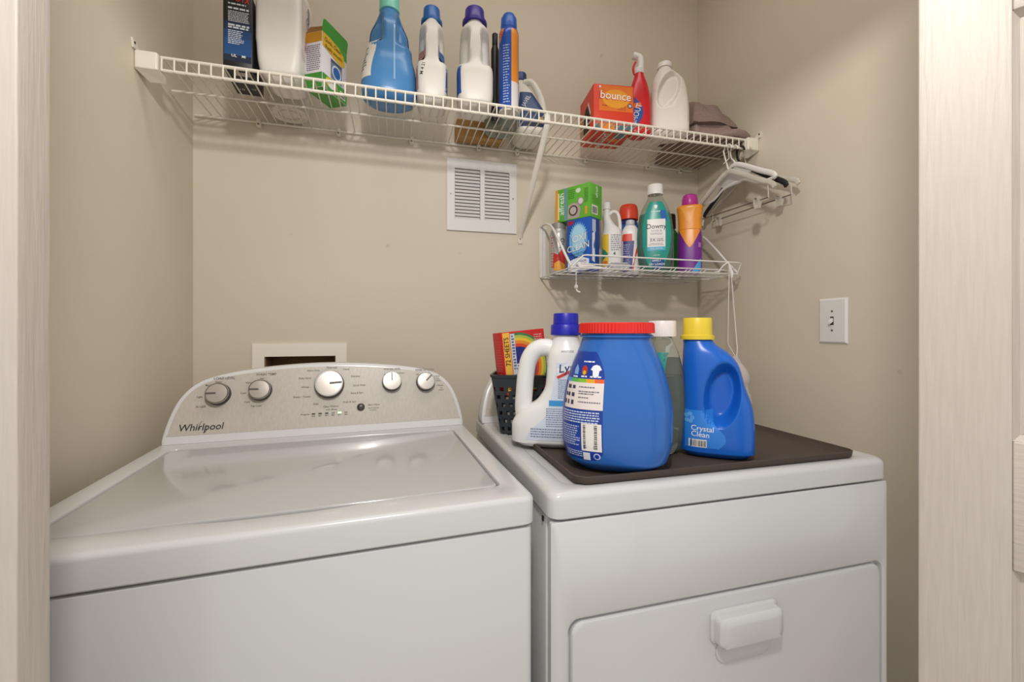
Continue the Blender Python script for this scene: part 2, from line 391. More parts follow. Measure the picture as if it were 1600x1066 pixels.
# ------------------------------------------------------------------ washer
WW = .716; WL = (.222-WW*math.cos(R(3)), .661-WW*math.sin(R(3)))
wa = empty('washing_machine', (WL[0], WL[1], 0), R(3), 'white top load washing machine with dial console beside the dryer', 'washing machine')
slab('cabinet', .004, WW-.004, .004, .655, .012, .868, WHITE, wa, .012, .003)
for x in (.05, WW-.05):
    for y in (.06, .6): lathe('foot', [(.02, .0), (.02, .008), (.012, .013)], DARK, wa, 14, (x, y, 0))
def ring_panel(name, W0, D0, z0, z1, rec, parent, floor_z, dip=0, corner=.018, fil=.009):
    """appliance top: rounded slab with a recessed field rec = (x0, x1, y0, y1, r)"""
    rings = []; n, s = 6, 14
    rings.append(rr(.003, W0-.003, .003, D0, corner, z0, n, s))
    rings.append(rr(0, W0, 0, D0, corner, z0+.003, n, s))
    for k in range(6):
        a = R(90*k/5); i = fil*(1-math.cos(a)); rings.append(rr(i, W0-i, i, D0-i*.2, corner, z1-fil+fil*math.sin(a), n, s))
    x0, x1, y0, y1, r = rec
    def ins(i, z):
        P = rr(x0+i, x1-i, y0+i, y1-i, r, z, n, s)
        if dip: P = [(x, y-dip*math.exp(-((x-W0*.47)/.11)**4)*(1 if y < y0+.03 else 0), zz) for x, y, zz in P]
        return P
    rings += [ins(-.004, z1), ins(-.001, z1-.0012), ins(.0005, z1-.004), ins(.001, floor_z)]
    return loft(name, rings, WHITE, parent, ang=35)
lx0, lx1, ly0, ly1 = .045, .672, .066, .500
ring_panel('worktop', WW, .655, .8715, .918, (lx0-.004, lx1+.004, ly0-.004, ly1+.01, .016), wa, .902, dip=.012)
slab('lid', lx0, lx1, ly0, ly1, .9035, .9165, mat('b2b1b0', .14, coat=.4), wa, .013, .004, .001, 6, 12)
# console shell: arch outline, leaning back 18 degrees
LEAN = R(18); CY, CZ = .548, .918
OUT = [(0, 0), (-.001, .012), (.002, .035), (.0085, .065), (.0195, .098), (.034, .122), (.054, .142), (.085, .1575), (.135, .170), (.205, .1795), (.28, .1855), (.351, .1875)]
OUT = OUT + [(.702-x, s) for x, s in OUT[::-1][1:]]
OUTC = [(v.x, v.y) for v in catmull([(x, s, 0) for x, s in OUT], 3)]
CX0 = .008
def con(x, s, d=0): return (x+CX0, CY+s*math.sin(LEAN)-d*math.cos(LEAN), CZ+s*math.cos(LEAN)+d*math.sin(LEAN))
def inset(P, d):
    Q = []; n = len(P)
    for i in range(n):
        a, b = Vector(P[max(i-1, 0)]), Vector(P[min(i+1, n-1)]); t = (b-a).normalized(); nn = Vector((t.y, -t.x))
        q = Vector(P[i])+nn*d; Q.append((q.x, max(q.y, 0)))
    return Q
def console(parent, W, name_body='console_shell'):
    k = W/.702; sc = lambda P: [(x*k, s) for x, s in P]
    ring = lambda P, d, back=None: [con(x, s, d) for x, s in sc(P)]
    backr = [(x+CX0, CY+.105, CZ+s*math.cos(LEAN)*.97) for x, s in sc(inset(OUTC, .012))]
    mid = [(x+CX0, CY+.055+s*.12, CZ+s*math.cos(LEAN)) for x, s in sc(OUTC)]
    rings = [backr, mid, ring(OUTC, -.006), ring(inset(OUTC, .0015), -.0015), ring(inset(OUTC, .005), 0), ring(inset(OUTC, .010), 0)]
    sh = loft(name_body, rings, mat('d6d5d5', .25, coat=.2), parent, ang=45)
    I = inset(OUTC, .010); I = [p for p in sc(I) if p[1] > .019]
    I = [(I[0][0]-.0035, .019)] + I + [(I[-1][0]+.0035, .019)]
    pn = loft('console_panel', [[con(x, s, d) for x, s in I] for d in (-.002, .0006)], SILVER, parent, smooth=False)
    return sh, pn
console(wa, .704)
UM = lambda u: u+.0235-.0292*u
cf = lambda u, v, d=0: con(UM(u), v, d+.0008)
def logo(parent, u, v, h):
    lettering([('Whirlpool', u, v, h, 0, 1.0, .12)], cf, PRINT, parent, 'brand_lettering')
    P = ellipse(u+h*.12, v+h*.02, h*.55, h*.62, 26, 60, 400)
    ca, sa = math.cos(R(-22)), math.sin(R(-22)); V, F = [], []
    pts = []
    for i, (a, b) in enumerate(P):
        x, y = a-u-h*.12, b-v; x *= .62; pts.append((u+h*.15+x*ca-y*sa*-1*.6, v+x*sa*-.6+y*.95))
    n = len(pts)
    for i in range(n):
        w = h*.035*math.sin(math.pi*i/(n-1)); x, y = pts[i]; dx, dy = x-u-h*.15, y-v; L = math.hypot(dx, dy) or 1
        V += [cf(x-dx/L*w, y-dy/L*w, .0005), cf(x+dx/L*w, y+dy/L*w, .0005)]
    F = [(2*i, 2*i+1, 2*i+3, 2*i+2) for i in range(n-1) if i < n*.38 or i > n*.55]
    mesh('logo_swoosh', V, F, PRINT, parent, fix=False)
logo(wa, .0545, .0365, .0225)
def knob(parent, u, v, r, ang, hgt=.020):
    """dial: dark skirt, chrome ring, brushed face and pointer, axis normal to the console"""
    base = lathe('knob', [(r*1.06, 0), (r*1.04, hgt*.55), (r*.99, hgt*.75)], mat('2e2c2b', .35), parent, 36)
    base.location = cf(u, v); base.rotation_euler = (R(90)-LEAN, 0, 0)
    lathe('chrome_ring', [(r*1.0, hgt*.62), (r*1.0, hgt*.9), (r*.96, hgt), (r*.90, hgt*1.0), (r*.88, hgt*.95)], CHROME, base, 36)
    lathe('knob_face', [(r*.885, hgt*.7), (r*.885, hgt*.955), (r*.5, hgt*.985), (r*.001, hgt*.99)], mat('c9c2ba', .3, .55), base, 36)
    a = R(ang); c, s = math.cos(a), math.sin(a); w = r*.07
    V = [(x*c-y*s, x*s+y*c, hgt*1.0) for x, y in ((r*.05, -w), (r*.9, -w), (r*.9, w), (r*.05, w))]
    mesh('pointer', V + [(x, y, z+.0012) for x, y, z in V], [(0, 1, 2, 3), (4, 5, 6, 7), (0, 1, 5, 4), (1, 2, 6, 5), (2, 3, 7, 6), (3, 0, 4, 7)], mat('5b5651', .4), base)
for u, v, r, a in ((.0842, .1136, .0250, 180), (.1771, .1192, .0245, 178), (.3412, .1276, .0345, 4), (.5043, .1285, .0245, 92), (.5982, .1251, .0245, 45)): knob(wa, u, v, r, a)
bt = lathe('start_button', [(.0098, 0), (.0098, .002), (.0085, .003), (.001, .0034)], mat('453d38', .3), wa, 24)
bt.location = cf(.4218, .0642); bt.rotation_euler = (R(90)-LEAN, 0, 0)
for i in range(6):
    u = .3041+i*.016
    lit = i == 4
    area(cf, u-.0042, u+.0042, .0515, .0548, mat('c8ffb0', .3, emit=1.6) if lit else mat('2b2927' if i < 3 else '8b857d', .3), wa, 'indicator_light', .0006, 1, 1)
tm = mat('5a5653', .5)
T = [('LOAD LEVEL', .093, .1535, .0085), ('Heavy', .0806, .1445, .006), ('Med', .0580, .1370, .006), ('Light', .0431, .1091, .0065), ('Ex Light', .0483, .0857, .0065),
     ('WASH TEMP', .1872, .1600, .0085), ('Hot', .178, .150, .006), ('Warm', .1485, .1399, .006), ('Cool', .1379, .1144, .0065), ('Cold', .1481, .0915, .0065), ('Tap Cold', .1686, .0810, .0065),
     ('Normal', .3461, .1735, .0085), ('Heavy Duty', .3000, .1668, .0065), ('Casual', .3830, .1681, .0065), ('Bulky Items', .2800, .1468, .0065), ('Delicates', .4075, .1479, .0065), ('Whites', .2814, .1231, .0065),
     ('Quick Wash', .4176, .1230, .0065), ('Sheets / Towels', .2745, .0983, .0065), ('Rinse & Spin', .4115, .1025, .0065), ('Soak', .3091, .0785, .0065), ('Drain & Spin', .3927, .0795, .0065), ('Clean Washer', .3462, .0700, .0065), ('with affresh', .3480, .0620, .006),
     ('Progress', .2840, .0530, .006), ('WATER LEVEL', .5064, .1646, .0075), ('Deep Water', .525, .153, .0055), ('A', .485, .150, .006), ('RINSE OPTIONS', .5976, .1601, .0075), ('Off', .576, .147, .0055), ('Fabric', .606, .1520, .0055),
     ('1 Rinse', .632, .141, .0055), ('with', .635, .134, .0045), ('softener', .636, .128, .0045), ('2 Rinses', .640, .114, .0055), ('with', .643, .107, .0045), ('softener', .643, .101, .0045), ('Start / Pause', .4560, .0690, .0060), ('Hold 3 seconds', .4550, .0605, .0045), ('to cancel', .4540, .0550, .0045)]
lettering(T, cf, tm, wa, 'console_lettering', .0004)
microtext([(.3001+i*.016, .3081+i*.016, .0475, .0022) for i in range(6)], cf, tm, wa, 'indicator_captions', .0004)

# ------------------------------------------------------------------ dryer
DW = .750
dr = empty('dryer', (.245, .658, 0), R(.3), 'white front load dryer with a pull down door handle', 'dryer')
slab('side_seam', .0035, .010, .030, .64, .012, .870, mat('cfcdcb', .3), dr, .003, .002)
slab('cabinet', .006, DW-.006, .012, .645, .012, .8705, WHITE, dr, .008, .003)
ring_panel('top_panel', DW, .648, .8735, .918, (.040, DW-.040, .035, .52, .03), dr, .9155, corner=.02, fil=.013)
# front panel around the door opening
dx0, dx1, dzt = .034, .730, .705
dz0 = .10
def front_ring(i, y, rz=.02):
    return [(x, y, z) for x, z, _ in [(p[0], p[1], 0) for p in rr(dx0+i, dx1-i, dz0+i, dzt-i, rz, 0, 6, 4)]]
rings = [[(p[0], .0115, p[1]) for p in rr(.002, DW-.002, .014, .870, .004, 0, 6, 4)], [(p[0], .003, p[1]) for p in rr(.002, DW-.002, .014, .870, .004, 0, 6, 4)], [(p[0], .0, p[1]) for p in rr(.006, DW-.006, .018, .866, .006, 0, 6, 4)],
         front_ring(-.008, .0), front_ring(-.003, .002), front_ring(0, .012)]
loft('front_panel', rings, WHITE, dr, cap0=False, cap1=False)
rings = [front_ring(.0035, .0118), front_ring(.0035, .003), front_ring(.0055, .0005), front_ring(.009, 0)]
loft('dryer_door', rings, WHITE, dr)
hd = loft('door_handle', [[(p[0], y, p[1]) for p in rr(.306+i, .456-i, .617+i*.3, .677-i, .012, 0, 6, 2)] for i, y in ((0, -.0002), (0, -.003), (.004, -.006), (.005, -.020), (.009, -.024), (.02, -.025))], WHITE, dr)
loft('handle_cup', [[(p[0], y, p[1]) for p in rr(.318+i, .442-i, .578+i, .622, .024, 0, 6, 2)] for i, y in ((0, -.0002), (0, -.0022), (.003, -.003), (.010, -.0025), (.016, -.0008))], WHITE, dr)
box('top_hinge_screw', .0012, .0032, .04, .046, .858, .866, DARK, dr)
OLDY = CY
CY = .552
CX0 = .002
console(dr, .746)
logo(dr, .075, .0395, .0225)
for u in (.20, .34, .55): knob(dr, u, .11, .024, 90)
CY = OLDY; CX0 = .008

# ------------------------------------------------------------------ long wire shelf
SZ, SF = 1.830, 1.212
ws = empty('wire_shelf', (0, 0, SZ), 0, 'long white ventilated wire shelf spanning the closet back wall', 'shelf')
def seg(nm, a, b, r, p=None, m=WIRE): return rods(nm, [(a, b)], r, m, p or ws, 8)
seg('front_rod', (-.531, SF, -.0), (1.178, SF, 0), .0042)
seg('front_rod', (-.531, SF, -.030), (1.178, SF, -.030), .0042)
seg('back_rod', (-.572, 1.5, -.004), (1.165, 1.5, -.004), .0036)
seg('middle_rod', (-.572, 1.362, -.0045), (1.185, 1.362, -.0045), .0034)
w0 = tube('cross_wire', [(0, 1.503, .0008), (0, SF+.004, .0008), (0, SF-.0025, -.001), (0, SF-.0050, -.005), (0, SF-.0050, -.034)], .0020, WIRE, ws, 6)
n = 68
for i in range(n):
    o = w0 if i == 0 else w0.copy()
    if i: COL.objects.link(o); o.parent = ws
    o.location = (-.5275+i*(1.7035/(n-1)), 0, 0)
def end_bracket(sgn, xw):
    V0 = xw; d = sgn
    b = slab('end_bracket', min(V0, V0+d*.046), max(V0, V0+d*.046), SF-.012, SF+.016, -.036, .006, WIRE, ws, .004, .003, .003)
    mesh('bracket_flange', [(V0, SF-.02, .006), (V0+d*.004, SF-.02, .006), (V0+d*.004, SF+.01, .006), (V0, SF+.01, .006), (V0, SF-.024, .026), (V0+d*.004, SF-.024, .026), (V0+d*.004, SF-.004, .020), (V0, SF-.004, .020)],
         [(0, 1, 2, 3), (4, 5, 6, 7), (0, 1, 5, 4), (1, 2, 6, 5), (2, 3, 7, 6), (3, 0, 4, 7)], WIRE, b)
    mesh('bracket_skirt', [(V0, SF-.012, -.036), (V0+d*.05, SF-.012, -.036), (V0+d*.05, SF+.02, -.050), (V0+d*.018, SF+.02, -.052), (V0, SF+.02, -.036), (V0+d*.05, SF+.02, -.036)], [(0, 1, 2, 3), (0, 3, 4), (1, 5, 2), (2, 5, 4, 3), (0, 4, 5, 1)], WIRE, b)
    disc('screw_hole', (V0+d*.0045, SF-.016, .018), .003, (d, 0, 0), DARK, b, 10)
end_bracket(1, XL+.0005); end_bracket(-1, XR-.0005)
cl = None
for x in (-.40, -.17, .06, .29, .43, .70, .96, 1.11):
    if cl is None:
        cl = slab('wall_clip', -.007, .007, 1.492, 1.5095, -.019, .004, WIRE, ws, .003, .003, .003, 4, 0); o = cl; sc_ = disc('clip_screw', (0, 1.4918, -.012), .0032, (0, -1, 0), mat('8f887e', .35, .7), cl, 10)
    else:
        o = cl.copy(); COL.objects.link(o); o.parent = ws; q = sc_.copy(); COL.objects.link(q); q.parent = o
    o.location = (x, 0, 0)
br = tube('support_brace', [(.443, SF+.004, -.004), (.443, SF+.002, -.028), (.4435, SF+.012, -.042), (.4445, 1.500, -.296), (.4445, 1.5075, -.312)], .0095, WIRE, ws, 8, .5, (1, 0, 0))
slab('brace_foot', .436, .453, 1.5055, 1.5095, -.334, -.296, WIRE, br, .003, .001)
disc('foot_screw', (.4445, 1.5055, -.318), .003, (0, -1, 0), mat('8f887e', .35, .7), br, 10)
TOP = SZ+.0030

# ------------------------------------------------------------------ carton helper: box with printed faces
def carton(name, loc, rz, w, d, h, m, label, cat='box', tilt=None, r=.0015):
    e = empty(name, loc, rz, label, cat)
    if tilt: e.rotation_euler = (tilt[0], tilt[1], rz)
    slab('carton', 0, w, 0, d, 0, h, m, e, r, r, r, 3, 0)
    fr = face((0, 0, 0), (1, 0, 0)); rt = face((w, 0, 0), (0, 1, 0)); lf = face((0, d, 0), (0, -1, 0))
    return e, fr, rt, lf

# --- dark drain-treatment carton
e, fr, rt, lf = carton('cleaner_carton', (-.4055, 1.222, TOP), R(3), .064, .125, .190, mat('16181d', .45), 'tall black and blue carton with red lettering at the far left of the long shelf')
for z0, z1, cc in ((.020, .036, '16243a'), (.036, .078, '1d4a80'), (.078, .098, '1b3f6e'), (.098, .118, '1a2c48')): area(fr, .002, .062, z0, z1, mat(cc, .4), e, 'blue_panel', .0003, 4, 2)
lettering([('ROOTX', .031, .176, .0185, -4, .82)], fr, mat('e0332b', .4), e, 'red_lettering')
microtext([(.011, .05, .163, .0035), (.011, .058, .152, .0045)] + lines(.011, .057, .146, .118, 7, .5, .1) + [(.011, .057, .110, .0045), (.011, .055, .104, .004)] + lines(.011, .046, .098, .062, 8, .5, .3), fr, mat('c8ccd4', .5), e)
lettering([('UL', .024, .034, .010), ('MI', .045, .034, .009)], fr, PRINTW, e, 'mark')
area(fr, .001, .065, .0005, .004, mat('3a3430', .5), e, 'edge_wear', .0004, 2, 1)
under = lambda u, v, d=0: (u, v, -d)
area(under, .02, .056, .010, .028, mat('b9b6b0', .5), e, 'code_panel', .0004, 2, 2)
lettering([('10', .018, .095, .014), ('CE', .048, .088, .010)], under, mat('b9b6b0', .5), e, 'mark', .0005)

# --- big white jug beside it
wj = empty('detergent_jug', (-.280, 1.297, TOP), R(-5), 'large plain white rectangular jug between the black carton and the yellow green box', 'jug')
JW = mat('e3dfd8', .4)
B = Bottle([(0, .040, .052, 4), (.012, .048, .062, 5), (.05, .0525, .068, 8), (.09, .054, .069, 10), (.094, .055, .070, 10), (.20, .055, .070, 10), (.245, .055, .068, 5), (.275, .040, .048, 3), (.29, .022, .022, 2), (.305, .021, .021, 2)], base=.012)
B.build('jug_body', JW, wj); cap_ribbed('cap', 0, 0, .3055, .335, .026, mat('3a4fa0', .4), wj)
f = B.map(R(90)); area(f, -.05, .05, .07, .23, mat('d9cfca', .45), wj, 'side_label', .0006)
lettering([('Gain', 0, .20, .035, 80, 1, .2), ('detergent', .012, .13, .016, 80)], f, mat('3b3c40', .5), wj, 'lettering', .001)
lettering([('FRESH', -.02, .12, .018, 80)], f, mat('a44a5a', .5), wj, 'lettering', .001)
rb = empty('round_tub', (-.302, 1.447, TOP), 0, 'round white tub seen from below behind the large white jug', 'tub')
lathe('tub_body', [(.044, .004), (.049, .0), (.054, .004), (.054, .015), (.052, .15), (.05, .155)], mat('ded8ce', .45), rb, 36)
tube('base_ring', [(.030*math.cos(R(a)), .030*math.sin(R(a)), .0032) for a in range(0, 361, 15)], .0022, mat('cfc8bd', .45), rb, 6)
lathe('tub_lid', [(.055, .1551), (.055, .170), (.052, .173), (.01, .173)], mat('d8d2c8', .4), rb, 36)

# --- yellow / green washing machine cleaner carton, turned with its flap up
e, fr, rt, lf = carton('cleaner_carton', (-.182, 1.247, TOP), R(60), .105, .055, .150, mat('dcd6dc', .5), 'opened white yellow and green carton picturing a washing machine on the long shelf')
area(under, .0008, .1042, .0008, .0542, mat('46963a', .45), e, 'green_base', .0004, 2, 2)
GREEN = mat('46963a', .45); YEL = mat('d9ae2c', .45)
area(fr, .0008, .1042, .0008, .040, GREEN, e, 'green_band', .0003)
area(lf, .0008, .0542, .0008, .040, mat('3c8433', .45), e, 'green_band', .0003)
area(fr, .0008, .1042, .122, .149, GREEN, e, 'green_band', .0003)
P = [(.0008, .112), (.060, .100), (.085, .098), (.094, .104), (.095, .115), (.088, .132), (.07, .143), (.03, .149), (.0008, .149)]
poly(fr, P, YEL, e, 'yellow_band', .0006)
lettering([('Quick, Clean!', .044, .134, .0150, 0, .85), ('(Really smooth)', .046, .116, .0145, 0, .80)], fr, DARK, e, 'lettering', .001)
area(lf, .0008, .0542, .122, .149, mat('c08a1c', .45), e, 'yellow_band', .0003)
microtext(lines(.006, .050, .116, .046, 13, .45, .1), lf, mat('6b6470', .5), e)
mesh('top_flap', [fr(.0, .1495, 0), fr(.105, .1495, 0), fr(.105, .178, .004), fr(.098, .184, .004), fr(.006, .184, .004), fr(0, .178, .004)] + [fr(u, v, d-.001) for u, v, d in ((.0, .1495, 0), (.105, .1495, 0), (.105, .178, .004), (.098, .184, .004), (.006, .184, .004), (0, .178, .004))],
     [(0, 1, 2, 3, 4, 5), (11, 10, 9, 8, 7, 6)] + [(i, i+6, (i+1) % 6+6, (i+1) % 6) for i in range(6)], GREEN, e)
mesh('side_flap', [lf(u, v, d) for u, v, d in ((.002, .15, -.0005), (.053, .15, -.0005), (.050, .170, -.012), (.006, .176, -.014))], [(0, 1, 2, 3)], mat('8a5f22', .6), e)
area(fr, .034, .082, .043, .092, mat('75808f', .4), e, 'washer_picture', .0006)
area(fr, .034, .082, .088, .096, mat('4b5666', .4), e, 'washer_picture', .0008, 2, 2)
poly(fr, ellipse(.058, .066, .020, .020, 24), mat('c9d4e4', .3), e, 'door_ring', .0012)
poly(fr, ellipse(.058, .066, .015, .015, 24), mat('2f62a8', .3), e, 'door_glass', .0016)
poly(fr, ellipse(.030, .026, .017, .013, 20), mat('d8c43a', .4), e, 'yellow_spot', .0006); poly(fr, ellipse(.036, .022, .014, .011, 20), mat('e2ddd8', .4), e, 'white_spot', .001)
barcode(fr, .085, .018, .024, .020, e, 3)

# --- pinch-grip bottles seen from the handle side
def grip(z0, z1, ridge, depth, front=True):
    """push the flanks in between z0 and z1, leaving a central column |x| < ridge facing the viewer"""
    def f(x, y, z):
        t = smooth01((z-z0)/.03)*smooth01((z1-z)/.03)
        if t <= 0: return x, y
        s = smooth01((abs(x)-ridge)/.010)
        k = smooth01((.015-y)/.03)
        return x*(1-.10*t*s), y+depth*t*s*k
    return f
b4 = empty('softener_bottle', (-.010, 1.305, TOP), R(1), 'big translucent blue bottle with a teal cap on the long shelf', 'bottle')
BL = mat('4f8fcc', .28, trans=.12)
B = Bottle([(0, .060, .052, 2.6), (.02, .075, .062, 2.6), (.06, .077, .064, 2.6), (.10, .072, .060, 2.6), (.135, .064, .055, 2.6), (.17, .063, .055, 2.5), (.205, .060, .053, 2.4), (.235, .047, .044, 2.2), (.258, .029, .029, 2), (.268, .025, .025, 2)], grip(.148, .262, .015, .034), .014)
B.build('bottle_body', BL, b4, 72, 60)
lathe('cap', [(.026, .2685), (.0285, .270), (.0275, .315), (.026, .320), (.005, .321)], mat('7fd0c0', .35), b4)
f = B.map(0); area(f, .010, .015, .045, .205, mat('8fb6dc', .2), b4, 'level_stripe', .0006, 2, 24)
f = B.map(R(-70)); area(f, -.035, .035, .05, .165, mat('e3ddd6', .4), b4, 'front_label', .0006)
microtext(lines(-.02, .02, .14, .07, 8), f, mat('6a7078', .5), b4, 'fine_print', .001)
def sani_bottle(loc, rz, w, d, h, capm, label, labm, ridge=.016):
    b = empty('detergent_bottle', loc, rz, label, 'bottle')
    B = Bottle([(0, w*.80, d*.80, 4), (.012, w*.93, d*.94, 4), (.05, w, d, 4), (h*.36, w*1.0, d, 4.5), (h*.45, w*.97, d*.95, 4), (h*.80, w*.90, d*.85, 3), (h*.92, w*.72, d*.70, 2.4), (h*.985, w*.50, d*.50, 2), (h, w*.48, d*.48, 2)], grip(h*.42, h*.90, ridge, d*.55), .010)
    B.build('bottle_body', JW, b, 72, 60)
    cap_ribbed('cap', 0, 0, h+.0006, h+.045, w*.56, capm, b, 30, .93, 1.22)
    return b, B
b5, B = sani_bottle((.110, 1.296, TOP), R(-4), .0445, .064, .250, mat('1f62ac', .35), 'white pinch grip bottle with a medium blue cap on the long shelf', None)
f = B.map(R(-85)); area(f, -.05, .05, .03, .16, mat('c88f80', .45), b5, 'side_label', .0006)
f = B.map(R(85)); area(f, -.05, .05, .03, .16, mat('3a6aa8', .45), b5, 'side_label', .0006)
f = B.map(0); lettering([('M 4 21', -.026, .085, .013, 78)], f, PRINT, b5, 'date_code')
b6, B = sani_bottle((.236, 1.283, TOP), R(-8), .0530, .062, .262, mat('3a2a8c', .35), 'white pinch grip bottle with a purple cap next to the spray can', None, .014)
f = B.map(R(-62)); area(f, -.04, .03, .03, .12, mat('2a57a4', .4), b6, 'side_label', .0006)
area(f, -.035, .0, .075, .11, mat('b8625c', .4), b6, 'label_stripe', .001)
# slim black bottle
bk = empty('slim_bottle', (.3075, 1.322, TOP), 0, 'slim black bottle squeezed behind the blue and orange spray can', 'bottle')
lathe('bottle_body', [(.010, 0), (.0125, .002), (.0125, .225), (.008, .240)], mat('23211f', .4), bk, 20); lathe('cap', [(.009, .2402), (.009, .275), (.006, .278)], DARK, bk, 18)
# aerosol can
cn = empty('spray_can', (.3365, 1.262, TOP), 0, 'blue and orange aerosol can with a blue cap on the long shelf', 'spray can')
cb = mat('2450a8', .25, .1)
Bc = Bottle([(0, .0285, .0285, 2), (.006, .030, .030, 2), (.235, .030, .030, 2), (.248, .0265, .0265, 2), (.254, .024, .024, 2)], None, .003)
Bc.build('can_body', cb, cn, 40, 40)
lathe('base_rim', [(.020, -.0004), (.0305, 0), (.0305, .007), (.030, .0072)], mat('d8d4cc', .35, .3), cn, 40, (0, 0, .0002))
lathe('cap', [(.0245, .2542), (.0245, .262), (.0235, .285), (.017, .297), (.004, .300)], mat('2458b4', .35), cn, 32)
f = Bc.map(R(-17)); area(f, .0085, .0285, .085, .243, mat('e08a2a', .35), cn, 'orange_stripe', .0005, 6, 20); area(f, .0085, .0285, .008, .085, mat('dcd8d6', .4), cn, 'white_field', .0005, 6, 10)
poly(f, [(-.026, .205), (-.012, .243), (-.027, .243), (-.0275, .205)], mat('e08a2a', .35), cn, 'orange_flash', .0007)
lettering([('S', -.022, .226, .022)], f, mat('c83a2a', .4), cn, 'letter', .0011)
microtext(lines(-.016, .004, .195, .02, 22, .4, .3), f, mat('a8b8dc', .5), cn, 'fine_print', .0008)
# jug with a sloping handle and dark label
lj = empty('bleach_jug', (.452, 1.432, TOP), R(-6), 'white jug with a navy label and sloping handle above the shelf brace', 'jug')
B = Bottle([(0, .046, .064, 4), (.02, .054, .072, 4), (.07, .054, .072, 4), (.10, .047, .066, 3.5, -.006), (.15, .033, .050, 3, -.018), (.19, .020, .025, 2.2, -.026), (.205, .018, .018, 2, -.028)], None, .010)
B.build('jug_body', mat('e4dfd3', .4), lj)
tube('handle', catmull([(-.018, -.02, .193), (.004, -.03, .190), (.024, -.036, .160), (.040, -.038, .120), (.046, -.036, .085)], 6), .011, mat('e4dfd3', .4), lj, 12)
cap_ribbed('cap', -.028, 0, .2056, .232, .021, mat('2c3e70', .4), lj)
f = B.map(0); area(f, -.05, .05, .022, .145, mat('2b4672', .4), lj, 'navy_label', .0006, 12, 12, lambda v: -.046 if v < .08 else -.046+(v-.08)*.1, lambda v: .046 if v < .075 else .046-(v-.075)*.62)
lettering([('JAVEL', -.02, .11, .018, 62), ('12', .034, .045, .018)], f, PRINTW, lj, 'lettering', .0012)
area(f, .022, .046, .035, .056, mat('d9a83a', .4), lj, 'gold_mark', .0009, 2, 2)
area(f, -.046, .046, .024, .034, mat('22263a', .4), lj, 'label_band', .0009, 8, 2)
# cardboard box and glass jar lying behind
e, fr, rt, lf = carton('cardboard_box', (.205, 1.440, TOP), 0, .165, .058, .055, mat('b48a4e', .7), 'low tan cardboard box at the back of the shelf behind the bottles')
box('tape_seam', .002, .163, .026, .032, -.0004, -.0001, mat('a67c42', .5), e)
jr = empty('glass_jar', (.336, 1.386, TOP), 0, 'greenish glass jar seen from below behind the spray can', 'jar')
lathe('jar_body', [(.018, .006), (.036, .0015), (.046, .0), (.049, .006), (.049, .080), (.040, .092), (.037, .105)], mat('b9c4b4', .12, trans=.55), jr, 32)
lathe('jar_contents', [(.012, .009), (.044, .009), (.044, .05), (.012, .05)], mat('80604a', .7), jr, 28)
lathe('jar_lid', [(.040, .1052), (.041, .108), (.041, .122), (.038, .124), (.005, .124)], mat('b8b4ac', .3, .7), jr, 32)

# --- orange dryer-sheet carton
e, fr, rt, lf = carton('dryer_sheet_carton', (.6235, 1.276, TOP), R(-7), .136, .145, .146, mat('d8402a', .45), 'orange dryer sheet carton with white lettering on the long shelf')
area(fr, .018, .132, .060, .142, mat('e0752a', .45), e, 'orange_panel', .0004); poly(fr, ellipse(.075, .100, .046, .030, 28), mat('e89c30', .45), e, 'yellow_glow', .0007)
lettering([('bounce', .073, .108, .040, -2, .95)], fr, mat('c8301f', .4), e, 'lettering_outline', .0010)
lettering([('bounce', .0735, .109, .0365, -2, .98)], fr, mat('efe9e4', .4), e, 'lettering', .0014)
microtext([(.028, .060, .077, .0035)] + lines(.080, .112, .080, .064, 3, .5), fr, mat('9a3c22', .5), e)
poly(fr, ellipse(.122, .080, .008, .008, 16), mat('4a4440', .4), e, 'round_seal', .0008); poly(fr, ellipse(.122, .080, .005, .005, 14), mat('b8c4cc', .4), e, 'round_seal', .0012)
area(fr, .018, .024, .134, .140, PRINTW, e, 'corner_mark', .0009, 1, 1)
area(fr, .001, .135, .001, .016, mat('4a7078', .45), e, 'teal_band', .0004, 6, 2); area(fr, .02, .07, .001, .020, mat('e0802a', .45), e, 'orange_patch', .0007, 4, 2)
poly(lf, [(.035, .02), (.10, .016), (.110, .06), (.085, .105), (.06, .100), (.04, .06)], mat('2a1d18', .7), e, 'torn_opening', .0004)
poly(lf, [(.085, .105), (.110, .06), (.118, .064), (.094, .112)], mat('ddd4cc', .6), e, 'torn_edge', .0007)
poly(lf, [(.005, .004), (.035, .008), (.05, .10), (.012, .075)], mat('b98a62', .7), e, 'cardboard_flap', .0007)
lettering([('bounce', .055, .085, .038, 90)], under, mat('e4dcd8', .4), e, 'lettering', .0006)
area(under, .085, .125, .02, .06, mat('5a7a88', .45), e, 'picture', .0004, 2, 2); area(under, .07, .11, .065, .09, mat('e0762c', .45), e, 'picture', .0004, 2, 2)

